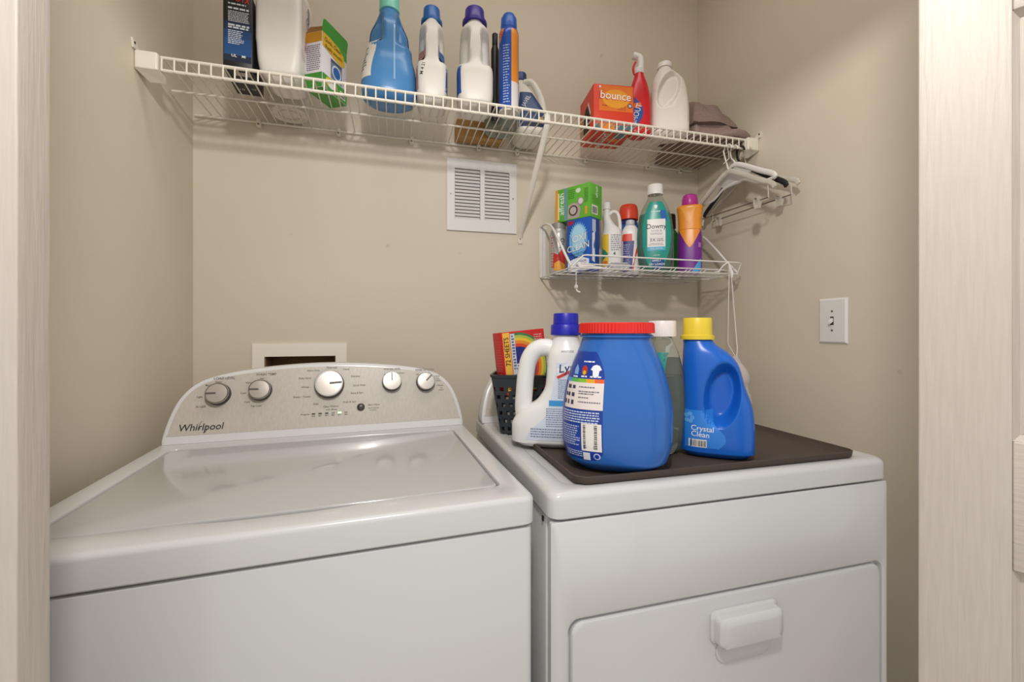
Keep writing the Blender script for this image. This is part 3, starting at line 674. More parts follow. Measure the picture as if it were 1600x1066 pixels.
# --- red trigger spray
rs = empty('spray_bottle', (.803, 1.300, TOP), R(-20), 'red trigger spray bottle with a white nozzle beside the orange carton', 'spray bottle')
B = Bottle([(0, .031, .024, 3.5), (.01, .0365, .029, 3.5), (.08, .037, .029, 3.5), (.13, .0345, .027, 3), (.175, .027, .022, 2.6), (.207, .0165, .016, 2), (.2152, .0145, .0145, 2)], None, .006)
B.build('bottle_body', mat('c9202a', .3), rs)
f = B.map(0); area(f, -.03, .012, .02, .125, mat('2a4f9c', .4), rs, 'label', .0005, 8, 14, lambda v: -.030, lambda v: -.028+.036*math.sin(math.pi*(v-.015)/.118))
lettering([('SHOUT', -.014, .068, .026, 72, .8)], f, mat('d8dce8', .4), rs, 'lettering', .0012)
area(f, -.026, .0, .09, .105, mat('d8742c', .4), rs, 'label_flash', .0009, 4, 2)
lathe('collar', [(.0155, .2152), (.0165, .217), (.0165, .232), (.013, .236)], mat('e2dedb', .35), rs, 24)
tube('sprayer_head', catmull([(.004, 0, .234), (.005, 0, .256), (.000, 0, .272), (-.020, 0, .280)], 4), .0130, mat('e2dedb', .35), rs, 12, .85, (0, 1, 0))
tube('trigger', catmull([(-.012, 0, .258), (-.018, 0, .245), (-.020, 0, .232), (-.016, 0, .215)], 4), .0035, mat('c9202a', .3), rs, 8)
# --- white jug with large grip hollow
dj = empty('baby_detergent_jug', (.909, 1.288, TOP), R(-24), 'rounded white jug with a sunken grip beside the mauve cloth', 'jug')
def hollow(cx, cz, a, b, depth):
    def f(x, y, z):
        q = ((x-cx-.25*(z-cz))/a)**2+((z-cz)/b)**2
        t = smooth01((1.15-q)/.45)
        return (x, y+depth*t) if y < 0 else (x, y)
    return f
B = Bottle([(0, .056, .040, 3.2), (.02, .064, .047, 3.2), (.08, .064, .048, 3.2), (.14, .060, .046, 3), (.19, .052, .042, 2.6, -.003), (.222, .034, .032, 2.2, -.010), (.238, .022, .022, 2, -.013), (.245, .020, .020, 2, -.013)], hollow(-.006, .155, .034, .062, .018), .012)
B.build('jug_body', mat('e4dcd4', .35), dj, 96, 72)
lathe('cap', [(.0235, .2452), (.0235, .258), (.021, .262), (.004, .262)], mat('e4dfda', .35), dj, 28, (-.013, 0, 0))
f = B.map(R(-62)); area(f, -.03, .018, .06, .165, mat('d8c0a8', .4), dj, 'side_label', .0006, 8, 14, lambda v: -.03, lambda v: -.03+.022*math.sin(math.pi*(v-.055)/.115)**.6 if .0551 < v < .1699 else -.03)
area(f, -.028, -.016, .135, .150, mat('e0b83a', .4), dj, 'label_flash', .001, 3, 3); area(f, -.028, -.010, .07, .09, mat('8a98b4', .4), dj, 'label_flash', .001, 3, 3)
lettering([('dreft', -.020, .112, .014, 80)], f, mat('b85a6a', .4), dj, 'lettering', .0012)
f = B.map(R(12)); area(f, .0475, .0485, .045, .175, mat('8f8a84', .4), dj, 'level_line', .0005, 1, 20)
# --- mauve cloth: folded, crumpled bundle
cm = ramp_mat('85706a', '927d76', tex_noise(160, (1, 1, 1), 4), .9, .001, .3, .7, .5)
ct = empty('folded_cloth', (1.085, 1.335, TOP), 0, 'crumpled mauve cloth bundle at the right end of the long shelf', 'cloth')
def cloth_layer(nm, seed, pts, hl, hr, z0, amp):
    rnd = random.Random(seed); ph = [rnd.uniform(0, 6) for _ in range(6)]; nx, ny = 40, 30; V, F = [], []
    x0, x1, y0, y1 = pts
    for side in (0, 1):
        for j in range(ny+1):
            for i in range(nx+1):
                u, v = i/nx, j/ny
                edge = min(1, 6*min(u, 1-u, v, 1-v)+.0)**.5
                top = (hl*(1-u)+hr*u)*(1-.35*(2*v-1)**2)
                wr = amp*(math.sin(9*u+5*v+ph[0])+.7*math.sin(17*u-8*v+ph[1])+.5*math.sin(4*u+19*v+ph[2])+.35*math.sin(31*u+13*v+ph[3]))
                z = z0+(top*edge+wr*edge if side else 0)
                x = x0+(x1-x0)*u+.006*math.sin(9*v+ph[4]); y = y0+(y1-y0)*v+.008*math.sin(7*u+ph[5])
                V.append((x, y, max(z, z0) if side else z0))
    N = (nx+1)*(ny+1)
    for s in (0, 1):
        for j in range(ny):
            for i in range(nx):
                a = s*N+j*(nx+1)+i; q = (a, a+1, a+nx+2, a+nx+1); F.append(q if s else q[::-1])
    for i in range(nx):
        F.append((i, i+1, N+i+1, N+i)); b = ny*(nx+1)+i; F.append((b+1, b, N+b, N+b+1))
    for j in range(ny):
        b = j*(nx+1); F.append((b+nx+1, b, N+b, N+b+nx+1)); b += nx; F.append((b, b+nx+1, N+b+nx+1, N+b))
    o = mesh(nm, V, F, cm, ct, True); return o
cloth_layer('lower_fold', 3, (-.100, .104, -.105, .150), .095, .075, 0, .004)
cloth_layer('upper_fold', 8, (-.102, .078, -.088, .125), .115, .060, .060, .006)
tube('rolled_edge', catmull([(-.02, -.09, .012), (.03, -.112, .020), (.075, -.112, .018), (.106, -.085, .014), (.108, -.02, .016)], 6), .014, cm, ct, 10)
tube('drooping_corner', catmull([(.0, .12, .013), (.05, .14, .013), (.085, .135, .013), (.100, .10, .013)], 6), .012, cm, ct, 10)

# ------------------------------------------------------------------ hangers on the shelf's lower front rod
def hanger(x, half, drop, m, label, kind, rz=0, hookm=None, thick=.0045, neck=.055):
    rodz = SZ-.030; h = empty('coat_hanger', (x, SF, rodz), rz, label, 'hanger', 'hangers on the shelf rod')
    hk = [(0, math.cos(R(a))*.017, math.sin(R(a))*.017-.0115) for a in range(-20, 200, 20)]
    hk = [(0, .019, -.030)] + hk[1:] if False else hk
    path = [(0, -.004, -neck), (0, -.001, -neck+.012), (0, .012, -.032)] + hk[1:]
    tube('hook', catmull(path, 3), .0026 if kind != 'black' else .0036, hookm or m, h, 8)
    arm = [(0, -half, -neck-drop-.012), (0, -half+.012, -neck-drop+.004), (0, -half*.62, -neck-drop*.62), (0, -half*.22, -neck-drop*.16), (0, 0, -neck), (0, half*.22, -neck-drop*.16), (0, half*.62, -neck-drop*.62), (0, half-.012, -neck-drop+.004), (0, half, -neck-drop-.012)]
    tube('arms', catmull(arm, 5), .0085, m, h, 10, .5, (0, 0, 1))
    if kind == 'frame':
        tube('lower_bar', catmull([(0, -half, -neck-drop-.010), (0, -half*.6, -neck-drop-.006), (0, -half*.25, -neck-drop*.75), (0, half*.25, -neck-drop*.75), (0, half*.6, -neck-drop-.006), (0, half, -neck-drop-.010)], 5), .0045, m, h, 8, .7)
        mesh('web_insert', [(sx, y, z) for sx in (-.001, .001) for y, z in ((-half*.45, -neck-drop*.52), (0, -neck-.004), (half*.45, -neck-drop*.52), (half*.25, -neck-drop*.8), (-half*.25, -neck-drop*.8))], [(0, 1, 2, 3, 4), (9, 8, 7, 6, 5)], mat('c4c0bf', .4), h)
        lettering([('M', .0, -neck-.012, .012)], face((-.0062, 0, 0), (0, -1, 0)), DARK, h, 'size_mark')
    if kind == 'clips':
        rods('metal_bar', [((0, -half*.88, -neck-drop-.036), (0, half*.88, -neck-drop-.036))], .0016, mat('77716a', .35, .8), h)
        for y in (-half*.88, half*.88): rods('bar_link', [((0, y, -neck-drop-.038), (0, y*.985, -neck-drop+.002))], .0018, m, h)
        for y in (-half*.66, half*.70):
            c = mesh('clip', [(sx*w, y+dy, -neck-drop-.036+z) for sx in (-1, 1) for w, dy, z in ((.002, -.008, .012), (.002, .008, .012), (.007, .010, -.003), (.004, .008, -.024), (.004, -.008, -.024), (.007, -.010, -.003))],
                 [(0, 1, 2, 3, 4, 5), (11, 10, 9, 8, 7, 6)] + [(i, i+6, (i+1) % 6+6, (i+1) % 6) for i in range(6)], m, h)
            rods('clip_spring', [((-.011, y, -neck-drop-.030), (.011, y, -neck-drop-.030))], .0022, mat('8a857c', .3, .8), c)
    return h
CLEAR = mat('e8e4da', .15, trans=.55, ior=1.2)
ha = hanger(1.084, .178, .095, CLEAR, 'clear plastic clip hanger tied up with string, leftmost of the hangers', 'clips', R(3), mat('dedad2', .4), neck=.085)
hb = hanger(1.110, .165, .085, mat('dcd8d6', .35), 'opaque white plastic hanger with a grey web insert', 'frame', R(0), neck=.060)
hc = hanger(1.136, .185, .110, mat('1a1817', .7), 'black velvet hanger between the white and clear hangers', 'black', R(-2), neck=.065)
hdg = hanger(1.166, .195, .085, CLEAR, 'clear plastic clip hanger closest to the right wall', 'clips', R(-1), mat('b8b2a4', .3, .6), neck=.085)
for o, k in ((ha, 1),):
    rods('tie_string', [((0, .0, -.002), (.004, -.002, -.040)), ((.004, -.002, -.040), (-.012, -.004, -.055)), ((.004, -.002, -.040), (-.020, -.002, -.062))], .001, mat('e0dcd2', .6), o)

# ------------------------------------------------------------------ small wall basket shelf
sx0, sx1, sy0, sz = .522, 1.134, 1.222, 1.374
ss = empty('wire_basket_shelf', (0, 0, sz), 0, 'small white wire shelf with curved side arms on the back wall', 'shelf')
def rod(nm, segs, r=.0019): return rods(nm, segs, r, WIRE2, ss, 6)
rod('front_base_rod', [((sx0, sy0, 0), (sx1, sy0, 0))], .0026); rod('back_base_rod', [((sx0, 1.503, 0), (sx1, 1.503, 0))], .0026)
rod('side_base_rod', [((sx0, sy0, 0), (sx0, 1.503, 0))], .0026); rod('side_base_rod', [((sx1, sy0, 0), (sx1, 1.503, 0))], .0026)
for y in (1.29, 1.36, 1.43): rod('long_rod', [((sx0, y, -.003), (sx1, y, -.003))], .0019)
w0 = rods('grid_wire', [((0, sy0+.001, .001), (0, 1.503, .001))], .0013, WIRE2, ss, 6)
for i in range(24):
    o = w0 if i == 0 else w0.copy()
    if i: COL.objects.link(o); o.parent = ss
    o.location = (sx0+(sx1-sx0)*(i+1)/25, 0, 0)
# front gallery: raised rail with slanting ends and short uprights
tube('front_rail', [(sx0+.002, sy0+.002, .002), (sx0+.014, sy0-.004, .014), (sx0+.034, sy0-.012, .036), (sx0+.045, sy0-.013, .037), (sx1-.012, sy0-.013, .037), (sx1+.004, sy0-.010, .036), (sx1-.002, sy0, .002)], .0026, WIRE2, ss, 8)
for k in range(9):
    x = sx0+.075+k*.058; tube('rail_upright', [(x-.010, sy0, .0), (x, sy0-.006, .010), (x+.044, sy0-.006, .010), (x+.034, sy0, .0)], .0015, WIRE2, ss, 6)
rod('low_rail', [((sx0+.03, sy0-.006, .0115), (sx1-.06, sy0-.006, .0115))], .0019)
for x in (sx0, sx1):
    tube('side_arm', catmull([(x, 1.500, .186), (x+.002, 1.46, .187), (x+.003, 1.40, .165), (x+.002, 1.33, .105), (x+.002, 1.27, .045), (x, sy0, .004)], 6), .0042, WIRE2, ss, 8)
    rod('wall_upright', [((x+.004, 1.504, .186), (x+.004, 1.504, 0))], .0030); rod('wall_upright', [((x+.016, 1.504, .180), (x+.016, 1.504, 0))], .0026)
    slab('wall_plate', x-.004, x+.024, 1.505, 1.5095, .0, .186, WIRE2, ss, .003, .001)
STOP = sz+.0040
# --- things on it
gc = empty('spray_can', (.562, 1.428, STOP), 0, 'grey aerosol can with red and yellow flames at the left of the small shelf', 'spray can')
B = Bottle([(0, .030, .030, 2), (.005, .031, .031, 2), (.140, .031, .031, 2), (.152, .027, .027, 2), (.158, .024, .024, 2)], None, .003); B.build('can_body', mat('b4b2b0', .3, .3), gc, 36, 24)
lathe('cap', [(.0245, .1582), (.0245, .176), (.022, .179), (.004, .179)], mat('8a8884', .35), gc, 28)
f = B.map(R(-20)); poly(f, [(-.02, .02), (.022, .012), (.024, .06), (.012, .085), (-.004, .066), (-.018, .072)], mat('c03028', .4), gc, 'red_flame', .0008)
poly(f, [(-.017, .012), (.02, .008), (.021, .032), (.0, .045), (-.016, .036)], mat('e0a03a', .4), gc, 'yellow_flame', .0014)
lettering([('WD', .012, .105, .020, 80)], f, DARK, gc, 'lettering', .0012); microtext(lines(-.026, -.016, .13, .02, 12, .4), f, mat('b04038', .5), gc)
BX = (.622, 1.300); rz = R(-58); ux = Vector((math.cos(rz), math.sin(rz), 0))
def corner_box(nm, w, d, h, z, m, label):
    return carton(nm, (BX[0]-ux.x*w, BX[1]-ux.y*w, z), rz, w, d, h, m, label)
e, fr, rt, lf = corner_box('stain_remover_carton', .092, .056, .178, STOP, mat('1e55b4', .4), 'blue stain remover carton with white lettering under the green box')
poly(fr, ellipse(.046, .105, .036, .055, 28), mat('6fb2e4', .4), e, 'splash', .0004); poly(fr, ellipse(.046, .115, .026, .040, 26), mat('a8d6f0', .4), e, 'splash', .0008)
for k in range(14):
    a = R(25+k*10); c = Vector((.046, .10)); p = c+Vector((math.cos(a)*.030, math.sin(a)*.052)); q = c+Vector((math.cos(a)*.042, math.sin(a)*.070)); t = Vector((-math.sin(a), math.cos(a)))*.003
    poly(fr, [tuple(p-t), tuple(p+t), tuple(q)], mat('8cc6ec', .4), e, 'splash_ray', .0006)
poly(fr, [(.004, .004), (.088, .004), (.088, .040), (.05, .052), (.004, .036)], mat('dfe6f0', .4), e, 'white_cloud', .0006)
for dz, mm, k, off in ((0, DARK, 1.04, .0012), (0, PRINTW, .98, .0016)):
    lettering([('OXI', .050, .112, .034*k, 8, 1, .15), ('CLEAN', .046, .082, .031*k, 8, .95, .15)], fr, mm, e, 'lettering' if k < 1 else 'lettering_outline', off)
lettering([('VERSATILE STAIN', .044, .060, .010, 8, .85, .15), ('REMOVER', .048, .050, .011, 8, .9, .15)], fr, mat('1b2c50', .4), e, 'lettering', .0012)
lettering([('ODOR', .062, .034, .011, 5), ('BLASTERS', .058, .022, .012, 5, .8)], fr, mat('8a3a9a', .4), e, 'lettering', .0012)
poly(fr, [(.004, .158), (.028, .164), (.030, .174), (.004, .174)], mat('a02848', .4), e, 'corner_flash', .0005)
poly(rt, [(.012, .035), (.028, .03), (.028, .075), (.022, .08), (.022, .10), (.028, .105), (.028, .135), (.012, .125)], mat('e2e0de', .4), e, 'white_shape', .0005)
area(rt, .012, .034, .132, .172, mat('b4c0d4', .4), e, 'seal', .0005, 2, 2)
area(rt, .034, .0555, .002, .176, mat('16408c', .4), e, 'side_stripe', .0004, 2, 2)
e, fr, rt, lf = corner_box('washer_cleaner_carton', .142, .074, .113, STOP+.1785, mat('62ac3a', .4), 'bright green washer cleaner carton lying on top of the blue carton')
area(fr, .001, .012, .001, .112, mat('dc9636', .4), e, 'orange_stripe', .0004, 2, 2); area(fr, .012, .018, .008, .100, mat('d4e49a', .4), e, 'pale_stripe', .0004, 2, 2)
area(fr, .040, .050, .001, .112, mat('6a92b0', .4), e, 'blue_stripe', .0004, 2, 2)
lettering([('affresh', .0285, .060, .030, 90, .95)], fr, PRINTW, e, 'lettering', .0008)
poly(fr, [(.052, .004), (.100, .004), (.105, .030), (.098, .05), (.075, .056), (.056, .050)], mat('b0a09c', .4), e, 'washer_picture', .0005)
poly(fr, ellipse(.076, .030, .018, .018, 22), mat('4f3a36', .4), e, 'door_ring', .0009); poly(fr, ellipse(.076, .030, .013, .013, 20), mat('b8aca8', .4), e, 'door_glass', .0013)
poly(fr, ellipse(.104, .056, .012, .013, 20), mat('9a8890', .4), e, 'tablet', .0009); poly(fr, ellipse(.106, .057, .009, .010, 20), mat('d8cdd4', .4), e, 'tablet', .0013)
poly(fr, ellipse(.096, .094, .010, .008, 16), mat('cfdcc4', .4), e, 'badge', .0007)
area(fr, .122, .131, .010, .036, mat('e09a34', .4), e, 'orange_tab', .0005, 2, 2); microtext(lines(.055, .085, .104, .070, 5, .4), fr, mat('3e7a2c', .5), e)
microtext([(.120, .134, .095-.004*i, .0018) for i in range(12)], fr, mat('3a6a2c', .5), e, 'fine_print')
lettering([('affresh', .040, .088, .018, 90, .8)], rt, PRINTW, e, 'lettering', .0008); barcode(rt, .027, .026, .036, .030, e, 9)
microtext(lines(.012, .062, .076, .046, 5, .4), rt, mat('4a8a34', .5), e, 'fine_print')
# white cleaner jug
jg = empty('cleaner_jug', (.762, 1.412, STOP), R(-28), 'white cleaner jug with a loop handle and yellow label on the small shelf', 'jug')
jm = mat('e0dedb', .4)
B = Bottle([(0, .034, .030, 3), (.008, .037, .033, 3), (.13, .037, .033, 3), (.16, .033, .030, 2.6), (.185, .020, .022, 2.2, -.010), (.215, .0125, .0125, 2, -.018), (.240, .0115, .0115, 2, -.018)], None, .006)
B.build('jug_body', jm, jg); lathe('cap', [(.014, .2402), (.014, .262), (.012, .265), (.003, .265)], jm, jg, 22, (-.018, 0, 0))
tube('handle', catmull([(-.014, 0, .218), (.004, 0, .232), (.020, 0, .222), (.027, 0, .190), (.029, 0, .150)], 6), .0068, jm, jg, 10)
f = B.map(0); area(f, -.034, -.012, .03, .145, mat('e8c238', .4), jg, 'yellow_label', .0006, 5, 10)
poly(f, [(-.034, .05), (-.014, .075), (-.034, .10)], mat('2f8a6a', .4), jg, 'green_mark', .001); area(f, -.034, -.016, .035, .05, mat('d87a34', .4), jg, 'orange_mark', .001, 3, 2)
microtext(lines(-.004, .030, .145, .085, 8, .45) + lines(-.004, .030, .045, .03, 3, .5), f, mat('7a7a86', .5), jg); lettering([('4', .008, .075, .018)], f, PRINT, jg, 'lettering', .001)
# aerosol with red cap
ac = empty('spray_can', (.838, 1.428, STOP), 0, 'navy aerosol can with an orange red cap on the small shelf', 'spray can')
B = Bottle([(0, .033, .033, 2), (.005, .0345, .0345, 2), (.190, .0345, .0345, 2), (.203, .030, .030, 2), (.208, .028, .028, 2)], None, .003); B.build('can_body', mat('24306a', .3), ac, 36, 20)
f = B.map(R(-30)); area(f, -.03, .03, .165, .188, mat('2f62b8', .35), ac, 'blue_band', .0006, 10, 2)
lathe('cap', [(.033, .2082), (.0345, .210), (.034, .240), (.031, .258), (.026, .264), (.004, .265)], mat('d8462a', .35), ac, 32)
sb = empty('stain_bottle', (.805, 1.360, STOP), R(-30), 'white shouldered bottle with a red and navy swoosh before the navy can', 'bottle')
B = Bottle([(0, .027, .018, 3), (.006, .030, .021, 3), (.10, .030, .021, 3), (.145, .029, .020, 2.8), (.165, .022, .017, 2.4), (.172, .016, .013, 2.2)], None, .005); B.build('bottle_body', mat('e0dcdc', .35), sb)
lathe('cap', [(.015, .1722), (.016, .174), (.015, .188), (.011, .191), (.003, .191)], mat('c8c8d0', .35), sb, 22)
f = B.map(0); area(f, -.029, .012, .008, .115, mat('3a3c78', .4), sb, 'navy_label', .0006, 8, 10, None, lambda v: .004+.008*(v/.1)); area(f, -.028, .006, .115, .140, mat('d84432', .4), sb, 'red_band', .0006, 8, 3)
poly(f, [(.002, .012), (.010, .012), (.016, .07), (.027, .115), (.027, .085), (.020, .04), (.022, .008), (.028, .008), (.028, .135), (.012, .10), (.004, .05)][:5]+[(.022, .07), (.012, .03), (.010, .008)], mat('d84432', .4), sb, 'red_swoosh', .001)
microtext(lines(-.024, .0, .105, .03, 10, .45), f, mat('9a9cc4', .5), sb, 'fine_print', .001)
# clear softener bottle with teal label
def clear_bottle(nm, loc, rz, label, hw, hdp, h, liquid, fill, capm, capr):
    b = empty(nm, loc, rz, label, 'bottle')
    S = [(0, hw*.62, hdp*.8, 2.6), (.02, hw*.82, hdp*.98, 2.6), (.07, hw*.97, hdp, 2.5), (.12, hw, hdp, 2.5), (.18, hw*.90, hdp*.98, 2.4), (.225, hw*.66, hdp*.92, 2.3), (.252, hw*.42, hdp*.80, 2.1), (.262, hw*.38, hw*.38, 2)]
    k = (h-.034)/.262; S = [(z*k, *q) for z, *q in S]; B = Bottle(S, None, .006)
    B.build('bottle_shell', mat('d6dcd4', .06, trans=.92, ior=1.12), b)
    S2 = [(min(z, fill), a-.002, c-.002, e_) for z, a, c, e_ in S if z < fill]; S2[0] = (.003, *S2[0][1:])
    top = [float(pchip([q[0] for q in S], [q[i] for q in S], np.array([fill]))[0]) for i in (1, 2, 3)]; S2.append((fill, top[0]-.002, top[1]-.002, top[2]))
    Bottle(S2, None, .004).build('liquid', liquid, b)
    cap_ribbed('cap', 0, 0, S[-1][0]+.0005, h, capr, capm, b, 40, .985)
    return b, B
db, B = clear_bottle('softener_bottle', (.866, 1.302, STOP), R(-30), 'clear teal rinse bottle with white label and white cap on the small shelf', .060, .031, .300, mat('4aa898', .1, trans=.55, ior=1.2), .20, mat('e2dfdc', .3), .0255)
f = B.map(0)
tl = mat('1f8f80', .3)
area(f, -.05, .05, .012, .238, tl, db, 'teal_label', .0006, 16, 28, lambda v: max(-.048*math.sin(math.pi*(v+.01)/.27)**.55, -.046)+.004, lambda v: .050*math.sin(math.pi*(v+.004)/.262)**.6)
poly(f, [(.012, .205), (.030, .21), (.038, .175), (.020, .165)], mat('2a5ca8', .3), db, 'blue_leaf', .001); poly(f, [(-.012, .012), (.022, .010), (.030, .035), (.016, .048), (-.014, .045)], mat('22508c', .3), db, 'blue_drop', .001)
area(f, -.027, .031, .085, .178, mat('e4dfdc', .4), db, 'white_label', .0012, 10, 8); area(f, -.027, .031, .072, .085, mat('4aa8cc', .4), db, 'blue_strip', .0012, 8, 2)
lettering([('Downy', .002, .153, .023, 0, .95)], f, mat('2a2c40', .4), db, 'brand_lettering', .0017)
lettering([('RINSE &', .002, .138, .010), ('REFRESH', .002, .128, .010)], f, mat('9a9aa2', .4), db, 'lettering', .0017)
lettering([('3X', -.010, .1075, .016)], f, mat('2a2c40', .4), db, 'lettering', .0017)
lettering([('ODOR', .013, .1105, .007), ('REMOVAL', .015, .1045, .006, 0, .9)], f, mat('50525e', .4), db, 'lettering', .0017)
microtext([(-.018, .022, .096, .0022), (-.023, .026, .0915, .0022), (-.022, .026, .118, .0006)], f, mat('9a9aa2', .5), db, 'fine_print', .0017)
lettering([('COOL COTTON', .002, .0785, .0055), ('SAFE FOR', .002, .056, .005), ('SAFELY', .003, .038, .009), ('50+ LOADS', .004, .026, .010)], f, PRINTW, db, 'lettering', .0016)
poly(f, ellipse(.0, .2225, .006, .004, 12), PRINTW, db, 'shirt_mark', .0012); area(f, -.004, .004, .214, .222, PRINTW, db, 'shirt_mark', .0012, 1, 1); microtext([(-.014, .016, .204, .0028)], f, PRINTW, db, 'fine_print', .0012)
# green bottle with black cap
gb = empty('green_bottle', (.999, 1.405, STOP), 0, 'narrow green glassy bottle with a black cap behind the purple bottle', 'bottle')
B = Bottle([(0, .022, .022, 3), (.006, .025, .025, 3), (.155, .025, .025, 3), (.175, .018, .018, 2.4), (.182, .014, .014, 2)], None, .005); B.build('bottle_body', mat('2f7a3c', .12, trans=.45, ior=1.3), gb)
lathe('cap', [(.018, .1822), (.020, .184), (.019, .232), (.016, .236), (.003, .236)], mat('1e1c1b', .4), gb, 24)
f = B.map(R(-35)); area(f, -.008, .012, .03, .15, mat('8f9a80', .4), gb, 'label', .0006)
# purple bottle
pb = empty('scent_booster_bottle', (1.025, 1.328, STOP), R(-38), 'purple and orange bottle with a magenta cap at the right of the small shelf', 'bottle')
B = Bottle([(0, .036, .028, 3), (.008, .0405, .032, 3), (.10, .0400, .032, 3), (.16, .0385, .031, 3)], None, .006); B.build('bottle_body', mat('74268c', .3), pb)
B2 = Bottle([(.1602, .0385, .031, 3), (.19, .039, .032, 3), (.225, .042, .034, 3), (.238, .044, .036, 3), (.246, .042, .034, 2.8), (.2475, .030, .026, 2.4)], None, .0005); B2.build('orange_collar', mat('e8922c', .3), pb)
f = B.map(0); area(f, 0, 0, .096, .1598, mat('e8922c', .3), pb, 'orange_tip', .0009, 14, 12, lambda v: -.0365*((v-.0955)/.0645)**.75, lambda v: .0365*((v-.0955)/.0645)**.75)
f2 = B2.map(0); poly(f2, [(-.030, .236), (.020, .236), (-.002, .175)], mat('eba040', .3), pb, 'facet', .0008)
poly(f, [(.006, .008), (.036, .008), (.036, .058), (.022, .036)], mat('4aa4d8', .35), pb, 'blue_flash', .0008)
lathe('cap', [(.0262, .2478), (.0272, .250), (.0262, .274), (.0235, .284), (.016, .289), (.003, .2895)], mat('b0308c', .3), pb, 32)
lettering([('A', .030, .222, .010), ('unstopables', .033, .185, .014, 90)], B2.map(R(12)), mat('f0c890', .4), pb, 'lettering', .0012); area(f, .028, .036, .095, .112, mat('a070b4', .3), pb, 'badge', .0009, 2, 2)
# papers on the shelf
pm = mat('dcd6d2', .6)
pa = mesh('folded_paper', [(.566, 1.262, STOP+.001), (.655, 1.238, STOP+.001), (.660, 1.262, STOP+.002), (.575, 1.290, STOP+.026), (.566, 1.262, STOP+.0), (.655, 1.238, STOP+.0), (.660, 1.262, STOP+.001), (.575, 1.290, STOP+.025)], [(0, 1, 2, 3), (7, 6, 5, 4), (0, 4, 5, 1), (1, 5, 6, 2), (2, 6, 7, 3), (3, 7, 4, 0)], pm)
tag(pa, 'small white paper slip lying at the left front of the small shelf', 'paper')
pk = slab('sachet', .672, .735, 1.240, 1.282, STOP, STOP+.022, mat('c8cad0', .4, trans=.2), None, .008, .008, .004); tag(pk, 'crumpled clear plastic sachet lying before the blue carton', 'packet')
# cords
cd = empty('pull_cord', (.566, 1.285, sz-.002), 0, 'short white cord with a toggle hanging under the small shelf', 'cord')
rods('cord', [((0, 0, 0), (.0, 0, -.045))], .0016, mat('e2dedb', .5), cd); slab('toggle', -.006, .006, -.005, .005, -.056, -.044, mat('d4d0cb', .4), cd, .004, .003, .003)
tube('cord_tail', [(0, 0, -.056), (.004, 0, -.064), (.012, -.004, -.068)], .003, mat('e2dedb', .5), cd, 8)
hc_ = empty('hanging_string', (1.082, sy0-.014, sz+.036), 0, 'two white strings tied to the small shelf and hanging down', 'string')
tube('string', [(0, -.003, .003), (.0, -.005, -.03), (-.003, -.006, -.12), (-.008, -.008, -.272), (.014, -.018, -.316)], .0015, mat('e6e2de', .6), hc_, 6)
tube('string', [(0, -.003, .003), (.010, -.004, -.05), (.020, -.006, -.17), (.030, -.008, -.288), (.018, -.018, -.316)], .0015, mat('e6e2de', .6), hc_, 6)
tube('string_bundle', [(.003, -.004, -.010), (.012, -.005, -.035), (.010, -.005, -.052)], .0045, mat('e6e2de', .6), hc_, 8, radii=[.002, .005, .003])
tube('string_loop', [(0, -.002, .001), (-.016, .002, -.010), (-.030, .010, -.030), (-.038, .013, -.034)], .0022, mat('e6e2de', .6), hc_, 6)
# plastic bag beside the dryer
bg = Bottle([(0, .034, .020, 2.4), (.02, .042, .028, 2.6), (.09, .040, .030, 2.4), (.135, .030, .022, 2.2), (.165, .014, .010, 2), (.178, .006, .006, 2)], lambda x, y, z: (x+.004*math.sin(70*z+60*y), y+.004*math.sin(90*z+70*x)), .008)
o = bg.build('plastic_bag', mat('e2dad8', .35, trans=.35, ior=1.15), None, 48, 40); o.location = (1.098, 1.190, .920); o.rotation_euler = (0, 0, R(-30)); tag(o, 'thin white plastic bag hanging by the right wall behind the yellow capped bottle', 'bag')

# ------------------------------------------------------------------ on the dryer
DT = .918
mt = mat('4a3e36', .65, bump=(300, .3, .0006))
x0, x1, y0, y1 = .300, .935, .677, 1.036
rings = [rr(x0+.006, x1-.006, y0+.006, y1-.006, .022, DT+.0002, 7, 3), rr(x0+.002, x1-.002, y0+.002, y1-.002, .025, DT+.003, 7, 3), rr(x0, x1, y0, y1, .027, DT+.014, 7, 3), rr(x0+.003, x1-.003, y0+.003, y1-.003, .025, DT+.0148, 7, 3),
         rr(x0+.007, x1-.007, y0+.007, y1-.007, .021, DT+.005, 7, 3), rr(x0+.011, x1-.011, y0+.011, y1-.011, .018, DT+.0032, 7, 3)]
o = loft('boot_tray', rings, mt, None, ang=50); tag(o, 'dark brown rubber tray with raised rim on top of the dryer', 'tray')
MT = DT+.0036
# big blue tub with red lid
tb = empty('detergent_tub', (.4240, .769, MT), R(-29), 'huge blue detergent tub with a red lid at the front of the dryer', 'tub')
TBL = mat('2c64b2', .22)
B = Bottle([(0, .082, .070, 2.8), (.015, .092, .080, 2.8), (.06, .1035, .088, 2.8), (.10, .104, .089, 2.8), (.15, .098, .085, 2.7), (.20, .084, .077, 2.5), (.225, .074, .071, 2.3), (.238, .069, .068, 2.1), (.246, .0665, .0665, 2), (.256, .0665, .0665, 2)], None, .018)
B.build('tub_body', TBL, tb, 72, 60)
cap_ribbed('lid', 0, 0, .2565, .2765, .0715, mat('d8281f', .35), tb, 70, .99)
lathe('neck_ring', [(.068, .2475), (.0705, .249), (.0705, .2515), (.068, .253)], TBL, tb, 48)
f = B.map(R(-26), -.012)
lb = mat('173a94', .3)
lft = lambda v: -.062+.020*max(0, (v-.13)/.08)**2; rgt = lambda v: .030-.018*max(0, (v-.17)/.05)**2-.02*max(0, (.04-v)/.02)
area(f, 0, 0, .026, .222, lb, tb, 'blue_label', .0005, 14, 30, lft, rgt)
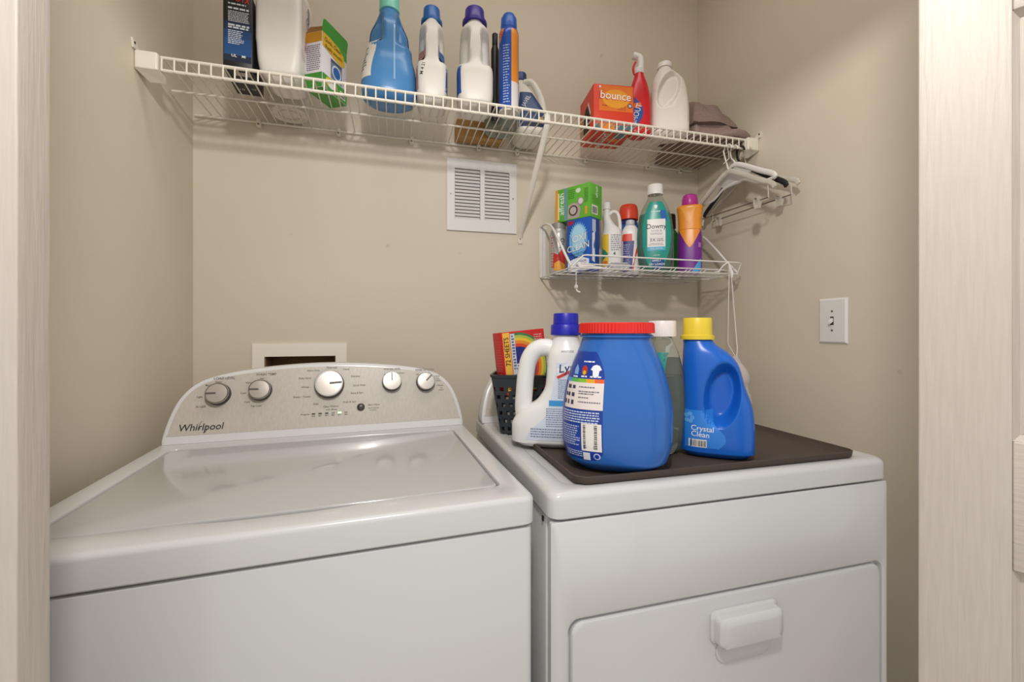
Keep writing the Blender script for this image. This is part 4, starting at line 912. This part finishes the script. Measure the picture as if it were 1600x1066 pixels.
area(f, 0, 0, .118, .166, mat('e2d8d4', .4), tb, 'white_panel', .0010, 12, 8, lambda v: lft(v)+.012, rgt)
for k, cc in enumerate(('3f9ad0', '5ab04a', '7db83a', 'e0a030', 'e0602a')): area(f, -.052+k*.0164, -.052+(k+1)*.0164, .166, .173, mat(cc, .4), tb, 'rainbow_strip', .0010, 3, 1)
poly(f, [(-.032, .190), (-.027, .199), (-.022, .190), (-.022, .180), (-.032, .180)], mat('7aa4d8', .4), tb, 'drop_icon', .001)
poly(f, ellipse(-.008, .188, .006, .009, 16), mat('b8342c', .4), tb, 'stain_icon', .001); poly(f, ellipse(-.008, .184, .0035, .004, 12), mat('c8b03a', .4), tb, 'stain_icon', .0014)
poly(f, [(.008, .197), (.014, .199), (.020, .197), (.024, .190), (.020, .188), (.019, .178), (.009, .178), (.008, .188), (.004, .190)], PRINTW, tb, 'shirt_icon', .001)
microtext([(-.034, -.022, .176, .0025), (-.014, .0, .177, .0025), (.004, .024, .177, .0025), (-.012, .012, .204, .0025)], f, PRINTW, tb, 'fine_print', .001)
microtext([(-.044, -.034, .157, .007), (-.031, -.024, .157, .006), (-.048, -.036, .143, .007), (-.032, -.025, .143, .007), (-.050, -.037, .129, .008), (-.032, -.026, .129, .008)], f, mat('3a3a52', .5), tb, 'dose_icons', .0014)
microtext([(-.016, .016, .158, .002), (-.016, .024, .150, .002), (-.016, .014, .146, .002), (-.016, .004, .139, .002), (-.016, .026, .131, .002)], f, mat('6a6870', .5), tb, 'fine_print', .0014)
microtext(lines(-.054, .028, .115, .092, 5, .5, .1), f, mat('c4cce4', .5), tb, 'fine_print', .001); microtext(lines(-.054, -.010, .088, .05, 9, .5, .3), f, mat('b0bce0', .5), tb, 'fine_print', .001)
barcode(f, .010, .068, .036, .050, tb, 4, False)
microtext(lines(-.044, -.004, .042, .030, 3, .5, .2), f, mat('b0bce0', .5), tb, 'fine_print', .001)
area(f, -.006, .007, .012+.014, .040, mat('dcdce4', .4), tb, 'recycle_mark', .001, 2, 2); poly(f, ellipse(.019, .034, .006, .006, 16), mat('b8c4e8', .4), tb, 'round_mark', .001); poly(f, ellipse(.019, .034, .004, .004, 14), lb, tb, 'round_mark', .0014)
# white sanitizer jug with through handle
lz = empty('sanitizer_jug', (.3440, .938, MT), R(-26), 'white sanitizer jug with a royal blue cap and open handle', 'jug')
LW = mat('e6e5e3', .3)
B = Bottle([(0, .070, .040, 3), (.012, .083, .049, 3), (.045, .083, .051, 3), (.075, .074, .049, 3, .006), (.105, .052, .046, 3, .028), (.14, .043, .044, 3, .038), (.18, .042, .042, 2.8, .040), (.208, .040, .040, 2.6, .040), (.228, .034, .034, 2.3, .040), (.242, .0295, .0295, 2, .040), (.250, .0285, .0285, 2, .040)], None, .012)
B.build('jug_body', LW, lz, 64, 60)
tube('handle', catmull([(.030, 0, .212), (.000, 0, .222), (-.026, 0, .218), (-.044, 0, .196), (-.052, 0, .160), (-.056, 0, .118), (-.058, 0, .085), (-.056, 0, .060)], 6), .0190, LW, lz, 16, 1.05, (0, 1, 0), None)
lc = lathe('cap', [(.033, .2505), (.0345, .252), (.034, .272), (.0325, .2745), (.0285, .2755)], mat('1e22a4', .35), lz, 40, (.040, 0, 0)); cap_ribbed('cap_top', .040, 0, .2756, .300, .0280, mat('1e22a4', .35), lc, 34, .98)
f = B.map(0)
ll = mat('d3dae8', .4)
area(f, 0, 0, .020, .190, ll, lz, 'label', .0006, 12, 26, lambda v: .005+.016*min(1, max(0, (v-.09)/.08)) if v > .09 else -.045+.050*smooth01((v-.02)/.07), lambda v: .078 if v > .09 else .075)
poly(f, [(.022, .176), (.060, .196), (.075, .192), (.075, .166), (.050, .172), (.028, .158)], mat('e6e6ea', .4), lz, 'logo_field', .0009)
lettering([('Lysol', .054, .180, .026, 8, 1, .2)], f, mat('1b2a6a', .4), lz, 'brand_lettering', .0014); poly(f, [(.022, .160), (.05, .174), (.076, .174), (.076, .170), (.05, .170), (.026, .155)], mat('c83a30', .4), lz, 'red_swoosh', .0012)
microtext(lines(.026, .074, .155, .112, 10, .4, .1) + lines(.0, .072, .092, .050, 9, .4, .1) + lines(-.034, .07, .048, .026, 4, .4, .1), f, mat('6f7f9c', .5), lz, 'fine_print', .001)
area(f, .006, .070, .096, .108, mat('3a94d0', .4), lz, 'blue_strip', .0011, 8, 2); lettering([('SANITIZES', .046, .215, .006)], f, mat('8a8a8e', .5), lz, 'lettering', .0008)
# clear bottle with white cap between tub and blue bottle
cb_, B = clear_bottle('softener_bottle', (.5640, .822, MT), R(-74), 'half full clear bottle with a white cap between the two blue containers', .050, .034, .282, mat('a9b4ac', .08, trans=.8, ior=1.15), .165, mat('e2dad6', .3), .0290)
f = B.map(0); area(f, -.030, .030, .05, .215, mat('2f9488', .35), cb_, 'teal_label', .0007, 8, 16)
f = B.map(R(180)); area(f, -.03, .03, .05, .20, mat('cfc4ba', .35), cb_, 'back_label', .0007, 8, 12)
# blue bottle with yellow cap
bb = empty('detergent_bottle', (.657, .768, MT), R(-38), 'royal blue bottle with a yellow cap and sunken handle on the dryer tray', 'bottle')
NB = mat('1660c0', .3)
def dent(x, y, z):
    q = ((x-.010-.10*(z-.13))/.031)**2.0+((z-.130)/.060)**2
    t = smooth01((1.35-q)/.95)
    return (x, y+.034*t*smooth01(-y/.016)) if y < 0 else (x, y)
B = Bottle([(0, .064, .040, 3.2), (.010, .071, .046, 3.2), (.06, .0715, .047, 3.2), (.095, .069, .046, 3.1), (.15, .060, .044, 2.9, -.007), (.19, .054, .042, 2.7, -.012), (.215, .044, .038, 2.4, -.021), (.232, .032, .032, 2.1, -.032), (.242, .0285, .0285, 2, -.036)], dent, .012)
B.build('bottle_body', NB, bb, 190, 110)
cap_ribbed('cap', -.036, 0, .2425, .288, .0290, mat('e3c63a', .35), bb, 26, .97, 1.15)
f = B.map(0); area(f, 0, 0, .022, .098, mat('2f7fd6', .35), bb, 'label', .0006, 12, 14, lambda v: -.060, lambda v: -.006+.022*smooth01((.075-v)/.03)-.012*max(0, (.035-v)/.013))
lettering([('Crystal', -.027, .061, .0150, -3), ('Clean', -.031, .049, .0150, -3)], f, PRINTW, bb, 'lettering', .0012)
barcode(f, -.036, .031, .034, .016, bb, 12)
for k in range(5): poly(f, ellipse(-.052+.006*math.cos(k*1.3), .082+.008*math.sin(k*1.3), .0045, .0045, 12), mat('5f9fe0', .3), bb, 'bubble', .0010+.0001*k)
# black perforated basket with a red carton in it
bs = empty('storage_basket', (.322, 1.095, DT+.0004), R(-20), 'small dark perforated plastic basket at the back corner of the dryer', 'basket')
bm_ = mat('2b3036', .4)
def bask(a, b, z, t): return rr(-a, a, -b, b, .012, z, 5, 2)
loft('basket_floor', [rr(-.046, .046, -.040, .040, .01, .001, 5, 2), rr(-.047, .047, -.041, .041, .01, .005, 5, 2)], bm_, bs)
loft('rim', [rr(-.068, .068, -.060, .060, .014, .146, 5, 2), rr(-.072, .072, -.064, .064, .016, .146, 5, 2), rr(-.073, .073, -.065, .065, .016, .152, 5, 2), rr(-.066, .066, -.058, .058, .012, .153, 5, 2)], bm_, bs, closed=True)
def basket_wall(ax):
    """sloping wall with offset oval holes: grid of quads with the holes left open"""
    V, F = [], []; nu, nv = 24, 28
    for layer in (0, .0025):
        for j in range(nv+1):
            v = j/nv; z = .004+v*.143; hx = .047+.021*v-layer; hy = .041+.019*v-layer
            for i in range(nu+1):
                s = 2*i/nu-1
                V.append({0: (s*hx, -hy, z), 1: (hx, s*hy, z), 2: (-s*hx, hy, z), 3: (-hx, -s*hy, z)}[ax])
    N = (nu+1)*(nv+1); keep = set()
    for j in range(nv):
        for i in range(nu):
            cx, cz = (i+.5)/nu*6, (j+.5)/nv*7; row = int(cz); fx = (cx+.5*(row % 2)) % 1-.5; fz = cz % 1-.5
            if not ((fx/.30)**2+(fz/.36)**2 < 1 and 1 <= j < nv-3): keep.add((i, j))
    for i, j in keep:
        a = j*(nu+1)+i; q = (a, a+1, a+nu+2, a+nu+1); F.append(q); F.append(tuple(N+k for k in q[::-1]))
        for (di, dj, e0, e1) in ((-1, 0, a, a+nu+1), (1, 0, a+1, a+nu+2), (0, -1, a, a+1), (0, 1, a+nu+1, a+nu+2)):
            if (i+di, j+dj) not in keep: F.append((e0, e1, N+e1, N+e0))
    return mesh('perforated_side', V, F, bm_, bs)
for k in range(4): basket_wall(k)
e, fr, rt, lf = carton('laundry_sheet_carton', (.2775, 1.052, 1.018), R(14), .128, .050, .160, mat('c41f24', .4), 'red carton with a rainbow standing in the dark basket', tilt=(R(-3), R(-5)))
area(fr, .002, .022, .004, .158, mat('e8b44a', .4), e, 'yellow_strip', .0004, 3, 4); lettering([('72 SHEETS', .012, .110, .020, 90, .8), ('VALUE', .012, .030, .018, 90, .8)], fr, mat('2a1a18', .4), e, 'lettering', .0009)
for a_, cc in ((.086, '3f7a50'), (.080, 'a8b84a'), (.073, 'e8c03a'), (.066, 'e08a34'), (.058, 'd8482a'), (.050, '22307c')):
    P = [(min(max(.044+a_*math.cos(R(t)), .024), .126), min(max(.070+a_*math.sin(R(t)), .004), .158)) for t in range(-60, 131, 8)]
    poly(fr, [(.024, .01)]+P, mat(cc, .4), e, 'rainbow_band', .0004+(.09-a_)*.012)
area(fr, .023, .036, .050, .154, mat('ccd0dc', .4), e, 'pale_strip', .0013, 3, 4)
microtext([(.026, .034, .148-.0075*k, .004) for k in range(12)], fr, mat('5a6490', .5), e, 'fine_print', .0018)
lettering([('Shout', .066, .082, .030, 35), ('Color', .050, .012, .026, 20)], fr, PRINTW, e, 'brand_lettering', .0018)
microtext([(.094, .118, .146-.006*k, .003) for k in range(4)], fr, mat('e0a09a', .5), e, 'fine_print', .0012)
microtext(lines(.010, .042, .14, .03, 16, .3, .2), lf, mat('d8605a', .5), e, 'fine_print')
